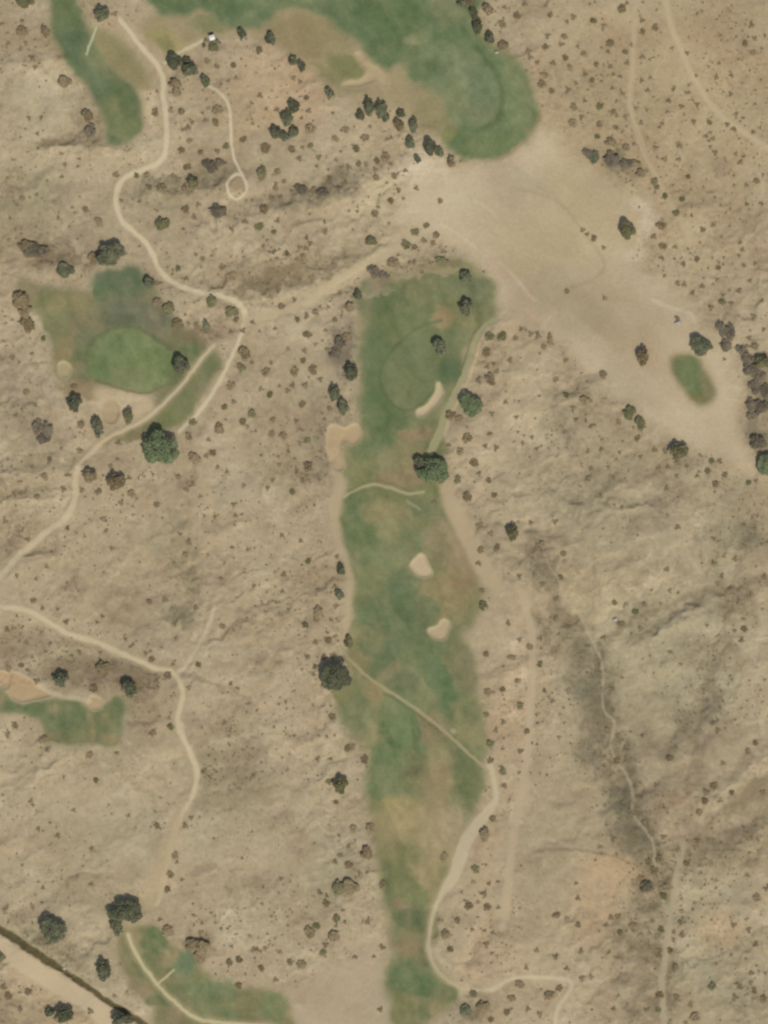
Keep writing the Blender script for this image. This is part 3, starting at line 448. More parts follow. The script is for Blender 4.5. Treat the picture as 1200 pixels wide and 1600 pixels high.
MAT = {'soil': ground_mat('desert_soil', .9, .95, .55, .09), 'turf': ground_mat('mown_turf', 1.4, .9, .4, .08), 'sand': ground_mat('bunker_sand', .8, .95, .3, .04),
       'path': ground_mat('path_dust', 1.0, .95, .3, .05), 'weed': ground_mat('ditch_weeds', 1.2, .95, .9, .22)}
def leaf_mat(name, c1, c2, sc=.45):
    m = bpy.data.materials.new(name); nt, N, L, B = nodes(m)
    g = N.new('ShaderNodeNewGeometry'); oi = N.new('ShaderNodeObjectInfo'); nz = N.new('ShaderNodeTexNoise'); nz.inputs['Scale'].default_value = sc; nz.inputs['Detail'].default_value = 3
    L.new(g.outputs['Position'], nz.inputs['Vector'])
    ad = N.new('ShaderNodeMath'); ad.operation = 'ADD'; mu = N.new('ShaderNodeMath'); mu.operation = 'MULTIPLY_ADD'; mu.inputs[1].default_value = .5; mu.inputs[2].default_value = -.25
    L.new(oi.outputs['Random'], mu.inputs[0]); L.new(nz.outputs['Fac'], ad.inputs[0]); L.new(mu.outputs[0], ad.inputs[1])
    r = N.new('ShaderNodeValToRGB'); r.color_ramp.elements[0].position = .36; r.color_ramp.elements[1].position = .66; r.color_ramp.elements[0].color = (*c1, 1); r.color_ramp.elements[1].color = (*c2, 1)
    L.new(ad.outputs[0], r.inputs['Fac']); L.new(r.outputs['Color'], B.inputs['Base Color'])
    B.inputs['Roughness'].default_value = .85; B.inputs['Specular IOR Level'].default_value = .1
    tr = N.new('ShaderNodeBsdfTranslucent'); ms = N.new('ShaderNodeMixShader'); ms.inputs[0].default_value = .12; out = N['Material Output']
    L.new(r.outputs['Color'], tr.inputs['Color']); L.new(B.outputs[0], ms.inputs[1]); L.new(tr.outputs[0], ms.inputs[2]); L.new(ms.outputs[0], out.inputs['Surface'])
    return m
LEAF = {'d': leaf_mat('dark_leaves', (.165, .17, .1), (.25, .255, .152)), 'g': leaf_mat('green_leaves', (.21, .25, .13), (.30, .335, .18)), 'o': leaf_mat('olive_leaves', (.20, .19, .095), (.295, .265, .14)),
        'b': leaf_mat('brown_leaves', (.27, .21, .115), (.38, .30, .175)), 'y': leaf_mat('grey_twigs', (.19, .16, .108), (.28, .235, .16))}
def plain_mat(name, rgb, rough=.8):
    m = bpy.data.materials.new(name); nt, N, L, B = nodes(m)
    nz = N.new('ShaderNodeTexNoise'); nz.inputs['Scale'].default_value = 6; tc = N.new('ShaderNodeTexCoord'); L.new(tc.outputs['Object'], nz.inputs['Vector'])
    r = N.new('ShaderNodeValToRGB'); r.color_ramp.elements[0].color = (*[c * .75 for c in rgb], 1); r.color_ramp.elements[1].color = (*[min(1, c * 1.2) for c in rgb], 1)
    L.new(nz.outputs['Fac'], r.inputs['Fac']); L.new(r.outputs['Color'], B.inputs['Base Color']); B.inputs['Roughness'].default_value = rough; return m
BARK = plain_mat('bark', (.16, .12, .08)); WHITE = plain_mat('white_paint', (.68, .66, .58), .5); STEEL = plain_mat('grey_steel', (.35, .34, .32), .5); STONE = plain_mat('pale_stone', (.4, .36, .285))

def new_obj(name, me, parent=None):
    o = bpy.data.objects.new(name, me); scene.collection.objects.link(o)
    if parent: o.parent = parent
    return o
def tag(o, label, cat, group=None, kind=None):
    o['label'] = label; o['category'] = cat
    if group: o['group'] = group
    if kind: o['kind'] = kind
def np_mesh(name, V, F, mat):
    """F: (n,k) index array"""
    me = bpy.data.meshes.new(name); n, k = F.shape
    me.vertices.add(len(V)); me.vertices.foreach_set('co', np.ascontiguousarray(V, np.float32).ravel())
    me.loops.add(n * k); me.loops.foreach_set('vertex_index', np.ascontiguousarray(F, np.int32).ravel())
    me.polygons.add(n); me.polygons.foreach_set('loop_start', np.arange(0, n * k, k, dtype=np.int32))
    me.update(calc_edges=True); me.materials.append(mat); return me

# ------------------------------------------------------------------ the ground: one continuous sheet, split into named surfaces
STEP = 1.5
gx = np.arange(-45, PW + 45.1, STEP); gy = np.arange(-45, PH + 45.1, STEP)
grow = np.cumsum(4 * 1.16 ** np.arange(45)); grow = grow[grow < 16000]
gx = np.concatenate([gx[0] - grow[::-1], gx, gx[-1] + grow]); gy = np.concatenate([gy[0] - grow[::-1], gy, gy[-1] + grow])
GX, GY = np.meshgrid(gx, gy); MX, MY = mirror(GX, -50, PW + 50), mirror(GY, -50, PH + 50)
HZ = ras(HT, MX, MY)
lin = np.clip(COL / 255, 0, 1); lin = np.where(lin <= .04045, lin / 12.92, ((lin + .055) / 1.055) ** 2.4).astype(np.float32)
CC = ras(lin, MX, MY) * EXPO
out_ = np.clip((np.maximum(np.maximum(-GX, GX - PW), np.maximum(-GY, GY - PH)) - 20) / 60, 0, 1)[..., None]     # open desert beyond the course
CC = CC * (1 - out_) + np.array([.385, .297, .178]) * (1 + .14 * vn(GX / 260, GY / 260, 811) + .08 * vn(GX / 90, GY / 90, 813))[..., None] * out_
VV = np.stack([wx(GX), wy(GY), HZ], -1).reshape(-1, 3); CC = CC.reshape(-1, 3)
nx, ny = len(gx), len(gy)
J, I = np.mgrid[0:ny - 1, 0:nx - 1]
FF = np.stack([J * nx + I, (J + 1) * nx + I, (J + 1) * nx + I + 1, J * nx + I + 1], -1).reshape(-1, 4)
cx = (MX[:-1, :-1] + MX[1:, 1:]) / 2; cy = (MY[:-1, :-1] + MY[1:, 1:]) / 2
inside = ((GX[:-1, :-1] > -45.5) & (GX[1:, 1:] < PW + 45.5) & (GY[:-1, :-1] > -45.5) & (GY[1:, 1:] < PH + 45.5))
FID = np.where(inside, ID[np.clip((cy + M + .5).astype(int), 0, RH - 1), np.clip((cx + M + .5).astype(int), 0, RW - 1)], 0).reshape(-1)
META[0] = ('ground', 'tan desert soil of the golf course and the hills round it', 'ground', 'structure', None, 'soil')
for i, (name, label, cat, kind, group, mat) in META.items():
    f = FF[FID == i]
    if len(f) == 0: print('EMPTY REGION', name, label); continue
    used = np.unique(f); mp = np.zeros(len(VV), np.int32); mp[used] = np.arange(len(used), dtype=np.int32)
    me = np_mesh(name, VV[used], mp[f], MAT[mat])
    ca = me.color_attributes.new('soil', 'FLOAT_COLOR', 'POINT')
    ca.data.foreach_set('color', np.concatenate([CC[used], np.ones((len(used), 1), np.float32)], 1).astype(np.float32).ravel())
    tag(new_obj(name, me), label, cat, group, None if kind == 'thing' else kind)
# ------------------------------------------------------------------ plants
def leaf_cloud(centres, radii, n, leaf, seed, zmin=-.6):
    """n leaf-clump quads spread through the volume of the given clumps (unit space)"""
    r = np.random.default_rng(seed); C = np.array(centres, float); R = np.array(radii, float)
    p = R ** 2 / (R ** 2).sum(); k = r.choice(len(R), n, p=p)
    d = r.normal(size=(n, 3)); d /= np.linalg.norm(d, axis=1)[:, None]; d[:, 2] = np.where(d[:, 2] < zmin, -d[:, 2], d[:, 2])
    P = C[k] + d * (R[k] * (.55 + .45 * r.random(n) ** .6))[:, None] * np.array([1, 1, .85])
    a = r.normal(size=(n, 3)); a[:, 2] *= .55; a /= np.linalg.norm(a, axis=1)[:, None]
    b = np.cross(a, r.normal(size=(n, 3)) + d); b /= np.linalg.norm(b, axis=1)[:, None]
    s = leaf * (.6 + .8 * r.random(n))[:, None]
    V = np.stack([P - a * s, P - b * s * .7, P + a * s, P + b * s * .7], 1).reshape(-1, 3)
    return V, np.arange(4 * n).reshape(n, 4)

def tube(pts, rads, seg=7):
    V = []; F = []
    pts = [np.array(p, float) for p in pts]
    for i, p in enumerate(pts):
        t = pts[min(i + 1, len(pts) - 1)] - pts[max(i - 1, 0)]; t /= np.linalg.norm(t)
        u = np.cross(t, (0.3, 1, .1)); u /= np.linalg.norm(u); v = np.cross(t, u)
        for q in range(seg):
            an = 2 * math.pi * q / seg; V.append(p + rads[i] * (math.cos(an) * u + math.sin(an) * v))
    for i in range(len(pts) - 1):
        for q in range(seg): F.append((i * seg + q, i * seg + (q + 1) % seg, (i + 1) * seg + (q + 1) % seg, (i + 1) * seg + q))
    return np.array(V), np.array(F)
def join(parts):
    V = []; F = []; n = 0
    for v, f in parts: V.append(v); F.append(f + n); n += len(v)
    return np.concatenate(V), np.concatenate(F)

# unit trees: crown radius 1, ground at z=0
def crown_clumps(seed, n, zc, flat, bare=False):
    r = np.random.default_rng(seed); c = [(0, 0, zc)]; q = [.68]
    for i in range(n):
        an = 6.283 * r.random(); rr = .13 + .27 * r.random() ** 1.4
        lobe = .97 + .1 * math.sin(2 * an + seed) + .09 * math.sin(3 * an + 2 * seed); ra = min(.9 * math.sqrt(r.random()), 1.0 - rr * .7) * lobe
        c.append((ra * math.cos(an), ra * math.sin(an), zc + flat * (1 - ra ** 2) * .7 * (r.random() - .15) - .1 * ra)); q.append(rr)
    return c, q
CACHE = {}
def tree_mesh(shape, cls, typ):
    key = (shape, cls, typ)
    if key in CACHE: return CACHE[key]
    zc = {'L': .95, 'M': 1.0, 'S': .85}[cls]; nl, leaf = {'L': (7000, .055), 'M': (2600, .09), 'S': (1000, .14)}[cls]
    if typ == 'y': nl = int(nl * .7); leaf *= .85
    c, q = crown_clumps(100 + shape * 7 + ord(cls), {'L': 34, 'M': 22, 'S': 13}[cls], zc, .6)
    V, F = leaf_cloud(c, q, nl, leaf, 900 + shape * 31 + ord(cls)); V[:, 2] = np.maximum(V[:, 2], .12)
    crown = np_mesh('crown', V, F, LEAF[typ])
    r = np.random.default_rng(shape); parts = [tube([(0, 0, -.25), (.02, .01, .2), (.05 * r.normal(), .05 * r.normal(), .5), (0, 0, zc + .25)], [.1, .075, .055, .02])]
    for k in range(1, 7):
        x, y, z = c[k * (len(c) - 1) // 7 + 1]
        parts.append(tube([(0, 0, .3 + .03 * k), (x * .45, y * .45, .45 + z * .22), (x * .9, y * .9, z)], [.045, .03, .01], 5))
    V, F = join(parts); trunk = np_mesh('trunk', V, F, BARK)
    CACHE[key] = (crown, trunk); return CACHE[key]

GT = 'trees of the golf course'
# x, y, rx, ry in photo pixels; kind of foliage; label; name
T = [
 (159, 23, 11, 12, 'd', 'dark round tree at the top end of the north-west tee strip'),
 (271, 99, 13, 13, 'd', 'dark bushy tree at the junction of the shelter path and main cart path'),
 (297, 111, 12, 11, 'd', 'brownish dark tree just east of the tree at the shelter path junction'),
 (293, 96, 7, 6, 'd', 'small dark tree squeezed between the two trees south-west of the shelter'),
 (321, 128, 7, 8, 'd', 'small dark tree at the upper start of the loop path'),
 (378, 54, 7, 9, 'd', 'small dark tree alone on bare soil east of the shelter'),
 (301, 286, 10, 9, 'o', 'grey-green round bush-like tree in the hollow west of the loop path'),
 (172, 398, 22, 17, 'd', 'broad grey-green tree on the north edge of the west green'),
 (281, 573, 14, 15, 'd', 'very dark round tree on the east rim of the west putting green'),
 (254, 700, 26, 26, 'g', 'largest round green tree, below the west green between two cart paths'),
 (117, 631, 12, 13, 'd', 'dark two-lobed tree south-west of the west putting green'),
 (154, 669, 10, 14, 'd', 'dark oval tree touching the oval tan bunker below the west green'),
 (202, 652, 9, 11, 'o', 'soft dark olive tree between the oval tan bunker and the cart path'),
 (140, 743, 12, 10, 'b', 'brown oval tree just east of the bend of the west path'),
 (181, 753, 14, 13, 'b', 'ragged brown tree beside the brown oval tree at the west path bend'),
 (232, 444, 10, 9, 'd', 'small dark tree at the north-east corner of the west green'),
 (423, 61, 7, 10, 'd', 'thin dark tree on the dry south-west rim of the top fairway'),
 (459, 97, 7, 8, 'd', 'western one of a touching pair of dark trees under the dry rough'),
 (471, 104, 6, 8, 'd', 'eastern one of a touching pair of dark trees under the dry rough'),
 (515, 147, 7, 9, 'd', 'lone dark tree between the touching pair and the long tree row'),
 (576, 167, 8, 13, 'd', 'broad dark tree at the north-west start of the long tree row'),
 (595, 172, 9, 14, 'd', 'tall dark tree with the longest crown in the long tree row'),
 (604, 184, 6, 8, 'd', 'narrow tree joined to the south-east side of the longest crown'),
 (563, 181, 6, 8, 'd', 'small oval tree set off south-west of the long tree row start'),
 (627, 179, 7, 7, 'd', 'small round dark tree on the fairway side of the long row'),
 (623, 196, 8, 8, 'b', 'brownish round tree below the small round dark one in the row'),
 (647, 198, 8, 11, 'd', 'dark oval tree in the middle of the long tree row'),
 (641, 224, 7, 10, 'd', 'two-lobed brown-black tree set back below the middle of the row'),
 (652, 249, 5, 7, 'd', 'small oval tree farthest out on the pale plain below the row'),
 (671, 233, 11, 13, 'd', 'largest dark tree of the long row, near its south-east end'),
 (687, 238, 6, 8, 'd', 'slim greenish tree leaning on the largest tree of the row'),
 (706, 255, 6, 10, 'b', 'thin brown tree at the south-east end of the long row'),
 (459, 167, 9, 9, 'd', 'northernmost tree of the grove on the bare slope west of the row'),
 (450, 187, 12, 11, 'd', 'greenest tree in the middle of the grove on the bare slope'),
 (430, 207, 10, 9, 'd', 'dark tree on the west side of the grove on the bare slope'),
 (443, 213, 9, 8, 'd', 'southernmost tree of the grove on the bare slope'),
 (461, 207, 8, 9, 'd', 'olive dark tree on the east side of the grove on the bare slope'),
 (723, 5, 8, 7, 'd', 'dark tree cut by the top edge beside the top fairway'),
 (735, 4, 7, 8, 'b', 'brown tree cut by the top edge next to its darker neighbour'),
 (740, 22, 6, 9, 'd', 'slim dark tree second from the top on the fairway north-east rim'),
 (747, 44, 9, 11, 'd', 'broad brown-black tree on the north-east rim of the top fairway'),
 (765, 60, 7, 10, 'd', 'dark oval tree closest to the pale track end of the fairway rim'),
 (762, 16, 8, 9, 'b', 'fuzzy brown bushy tree standing off the north-east fairway rim'),
 (978, 362, 13, 15, 'o', 'lone olive round tree on the pale plain east of the centre'),
 (728, 434, 9, 11, 'd', 'dark tree at the northern tip of the central fairway'),
 (728, 482, 11, 13, 'd', 'ragged dark tree south of the tree at the fairway tip'),
 (688, 543, 12, 12, 'd', 'blackish tree on the east rim of the central putting green'),
 (736, 633, 17, 16, 'g', 'round green tree in the scrub east of the kidney-shaped bunker'),
 (548, 581, 11, 12, 'd', 'dark green round tree at the west edge opposite the putting green'),
 (522, 614, 8, 13, 'd', 'upper dark tree of the slanting pair above the hook-shaped bunker'),
 (535, 638, 9, 13, 'd', 'lower dark tree of the slanting pair above the hook-shaped bunker'),
 (559, 461, 6, 8, 'd', 'small dark tree at the north-west corner of the central fairway'),
 (677, 736, 22, 20, 'g', 'large green tree at the east end of the curved fairway path'),
 (657, 724, 10, 10, 'd', 'blackish tree attached to the west side of the large green tree'),
 (1005, 559, 11, 13, 'b', 'lone brown oval tree on the plain west of the green patch'),
 (1095, 541, 17, 15, 'd', 'dark green round tree touching the small oval turf patch'),
 (1059, 705, 14, 13, 'o', 'olive round tree on the south rim of the pale plain'),
 (1198, 726, 14, 17, 'g', 'greenish tree cut by the east edge below the grey thickets'),
 (1190, 567, 12, 11, 'o', 'olive tree among the grey thickets on the east edge'),
 (95, 1062, 13, 11, 'd', 'dark tree above the sand strip of the small west fairway'),
 (204, 1076, 13, 12, 'd', 'blackish tree north-east of the small west fairway'),
 (802, 834, 11, 11, 'o', 'small olive green tree alone east of the bare sandy track'),
 (533, 890, 6, 9, 'd', 'slim dark tree west of the sandy track, level with the arrowhead bunker'),
 (530, 929, 7, 8, 'd', 'small dark tree just south of the slim dark one by the sandy track'),
 (525, 1057, 22, 21, 'd', 'large dark tree at the west end of the diagonal fairway path'),
 (545, 1003, 6, 10, 'o', 'small olive tree above the start of the diagonal fairway path'),
 (197, 1423, 24, 18, 'd', 'large dark green tree at the south end of the west cart path'),
 (184, 1449, 11, 11, 'd', 'dark lower tree joined to the large one at the path end'),
 (84, 1452, 20, 17, 'd', 'wide grey-green tree on the north bank of the dark ditch'),
 (162, 1514, 12, 15, 'd', 'blackish oval tree overhanging the dark ditch'),
 (100, 1584, 14, 12, 'd', 'dark green bushy tree on the bottom edge below the dirt road'),
 (80, 1581, 8, 7, 'd', 'small brown-green tree west of the bushy one on the bottom edge'),
 (190, 1592, 16, 10, 'd', 'grey-dark tree on the bottom edge south of the ditch'),
 (532, 1227, 12, 13, 'o', 'round olive green tree west of the lower central fairway'),
]
B = [  # large shrubs and thickets
 (330, 261, 13, 9, 'y', 'grey-brown thicket in the gully west of the loop path'), (345, 255, 9, 6, 'y', 'small grey thicket nearest the loop path in the same gully'),
 (340, 330, 15, 10, 'y', 'wide grey-brown thicket south of the small path loop'), (253, 350, 11, 10, 'o', 'olive bush between the main cart path and the loop south of it'),
 (37, 4, 15, 11, 'o', 'pale olive bush in the top west corner'), (274, 131, 9, 7, 'b', 'upper brown bush of a pair east of the main cart path'), (277, 146, 7, 8, 'b', 'lower brown bush of a pair east of the main cart path'),
 (138, 182, 10, 9, 'b', 'brown bush west of the lower tee strip'), (143, 207, 11, 10, 'y', 'greyish bush below the brown bush west of the tee strip'), (35, 50, 9, 8, 'b', 'brown bush west of the tee strip near the top edge'), (71, 50, 7, 9, 'b', 'brown bush touching the upper west side of the tee strip'),
 (100, 130, 12, 9, 'b', 'spread brown bush on the hillside west of the tee strip'), (58, 392, 20, 12, 'y', 'wide dark thicket west of the broad tree above the west green'), (40, 385, 12, 9, 'b', 'brown end of the wide thicket above the west green'),
 (148, 406, 10, 10, 'b', 'brown bush against the west side of the broad grey-green tree'), (60, 669, 10, 11, 'y', 'western bush of the grey trio south-west of the west green'), (74, 671, 10, 11, 'y', 'eastern bush of the grey trio south-west of the west green'), (68, 686, 11, 8, 'y', 'southern bush of the grey trio south-west of the west green'),
 (100, 424, 15, 12, 'd', 'dark scruffy thicket at the north-west corner of the west green'), (33, 470, 13, 14, 'b', 'upper brown thicket along the west rim of the west green'), (40, 488, 11, 10, 'b', 'middle brown thicket along the west rim of the west green'), (45, 508, 12, 11, 'b', 'lower brown thicket along the west rim of the west green'),
 (265, 484, 11, 9, 'o', 'olive bush north-east of the west putting green'), (278, 507, 9, 9, 'b', 'reddish brown bush by the bare corner of the west green'), (322, 509, 5, 12, 'd', 'narrow dark bush pointing at the west green path fork'), (333, 472, 8, 10, 'o', 'olive bush covering the north verge of the cart path bend'), (362, 488, 10, 9, 'o', 'olive bush inside the cart path bend'), (247, 474, 7, 7, 'b', 'brown bush on the verge east of the west green turf'),
 (383, 553, 10, 10, 'b', 'brown bush where the sandy road meets the west path'), (377, 575, 7, 7, 'o', 'pale olive bush below the brown bush by the sandy road'), (343, 670, 7, 9, 'b', 'upright oval brown bush east of the largest green tree'), (304, 716, 9, 9, 'b', 'brown bush south-east of the largest green tree'),
 (788, 72, 9, 8, 'b', 'pale brown bush at the south end of the fairway rim trees'), (954, 222, 8, 7, 'b', 'round brown bush above the dark thicket on the north-east plain'), (979, 232, 6, 6, 'b', 'smaller round brown bush above the thicket on the north-east plain'),
 (918, 240, 8, 7, 'y', 'grey tip of the thicket row on the north-east plain'), (929, 247, 10, 9, 'd', 'dark western bush of the thicket row on the north-east plain'), (955, 249, 13, 12, 'y', 'largest grey bush of the thicket row on the north-east plain'), (977, 256, 11, 8, 'y', 'slanting grey bush of the thicket row on the north-east plain'), (994, 257, 10, 7, 'b', 'brown bush near the east end of the thicket row'), (1001, 271, 7, 7, 'b', 'small bush hanging below the east end of the thicket row'),
 (548, 482, 7, 8, 'b', 'brown bush at the west edge of the northern fairway turf'), (585, 425, 11, 9, 'y', 'grey thicket north of the central fairway tip'), (600, 432, 9, 8, 'y', 'grey thicket between its larger neighbour and the northern turf'), (615, 411, 10, 8, 'b', 'brown thicket on the slope above the central fairway'), (690, 408, 10, 7, 'o', 'olive thicket below the bare plain at the fairway tip'),
 (530, 537, 10, 11, 'y', 'upper grey-brown thicket west of the northern fairway'), (524, 552, 9, 9, 'y', 'lower grey-brown thicket west of the northern fairway'), (543, 528, 8, 7, 'b', 'brown thicket nearest the northern fairway turf'),
 (1128, 516, 9, 10, 'y', 'upper grey bush east of the round tree by the turf patch'), (1141, 522, 10, 12, 'y', 'broad grey bush east of the round tree by the turf patch'), (1133, 540, 10, 9, 'y', 'lower grey bush east of the round tree by the turf patch'), (1158, 548, 9, 8, 'y', 'northernmost bush of the long grey thicket on the east edge'), (1166, 562, 11, 10, 'y', 'second bush from the north in the long grey thicket'), (1172, 578, 12, 11, 'y', 'wide pale bush in the upper middle of the long grey thicket'), (1186, 590, 11, 11, 'y', 'bush by the east edge in the middle of the long grey thicket'), (1180, 606, 11, 10, 'y', 'bush at the narrow waist of the long grey thicket'), (1196, 612, 9, 10, 'y', 'bush cut by the east edge at the long thicket waist'), (1174, 632, 11, 10, 'y', 'western lobe of the lower part of the long grey thicket'), (1188, 636, 12, 12, 'y', 'darkest lobe of the lower part of the long grey thicket'), (1178, 649, 10, 8, 'y', 'southern lobe of the lower part of the long grey thicket'), (1184, 692, 13, 12, 'y', 'separate grey bush on the east edge below the long thicket'),
 (983, 646, 10, 11, 'o', 'upper olive bush of a pair on the south rim of the plain'), (1001, 662, 9, 10, 'o', 'lower olive bush of a pair on the south rim of the plain'), (915, 627, 10, 7, 'b', 'ragged brown bush on the scrubby south-west rim of the plain'), (860, 531, 4, 10, 'b', 'thin streak-like bush at the west corner of the plain rim'),
 (160, 1043, 11, 10, 'b', 'brown thicket between the cart path and the small west fairway'), (499, 957, 7, 10, 'b', 'tall brown bush in open soil west of the sandy track'), (302, 1476, 12, 10, 'b', 'upper brown bush of a dense clump by the bottom west turf'), (316, 1482, 13, 12, 'b', 'largest brown bush of a dense clump by the bottom west turf'), (312, 1496, 9, 8, 'b', 'lower brown bush of a dense clump by the bottom west turf'), (2, 1495, 7, 8, 'o', 'dark olive bush cut by the west edge on the dirt road verge'), (263, 1455, 9, 9, 'b', 'brown bush at the north tip of the bottom west turf'),
 (530, 1387, 11, 12, 'o', 'greenish western half of the big thicket west of the lower fairway'), (545, 1388, 15, 13, 'b', 'brown eastern half of the big thicket west of the lower fairway'), (573, 1333, 8, 10, 'b', 'brown bush near the west rim of the worn lower fairway'), (523, 1464, 9, 9, 'b', 'dark brown bush on the soil south of the big thicket'), (484, 1457, 8, 8, 'b', 'brown bush south-west of the big thicket'), (758, 1305, 9, 10, 'b', 'brown bush beside the wide part of the south-east cart path'), (728, 1579, 9, 9, 'd', 'dark bush in the gully at the bottom edge of the central fairway'), (754, 1573, 10, 9, 'b', 'brown bush in the gully at the bottom edge, beside the dark one'), (698, 1461, 7, 8, 'b', 'brown bush inside the curve of the lower fairway path'),
 (1010, 1386, 11, 10, 'y', 'grey-brown bush on the west bank of the sandy wash'), (588, 57, 1, 1, 'o', ''), (857, 610, 1, 1, 'o', ''),
 (505, 302, 11, 7, 'y', 'low grey thicket on the dark hillside below the grove'), (470, 296, 10, 7, 'y', 'western low grey thicket on the dark hillside below the grove'), (410, 273, 9, 10, 'o', 'olive green bush east of the small path loop'), (580, 377, 9, 7, 'o', 'faint olive bush on the slope above the sandy road'),
]
B = [b for b in B if b[5]]

def plant(x, y, rx, ry, typ, label, name, cat, group, seed):
    cls = 'L' if rx + ry > 30 else ('M' if rx + ry > 18 else 'S')
    crown, trunk = tree_mesh(seed % 7, cls, typ)
    r = np.random.default_rng(5000 + seed)
    e = bpy.data.objects.new(name, None); scene.collection.objects.link(e); e.empty_display_size = .5
    e.location = (wx(x), wy(y), gz(x, y)); tag(e, label, cat, group)
    h = {'tree': .9, 'bush': .6}[cat] * (rx + ry) / 2 * S * (1.0 if cls == 'L' else 1.2 if cat == 'tree' else .95)
    for nm, me in (('crown', crown), ('trunk', trunk)):
        o = new_obj(nm, me, e); o.scale = (rx * S * 1.06, ry * S * 1.06, h)
    return e
for k, (x, y, rx, ry, ty, lb) in enumerate(T): plant(x, y, rx, ry, ty, lb, 'tree', 'tree', GT, k)
for k, (x, y, rx, ry, ty, lb) in enumerate(B): plant(x, y, rx, ry, ty, lb, 'bush', 'bush', 'large bushes and thickets', k + 200)
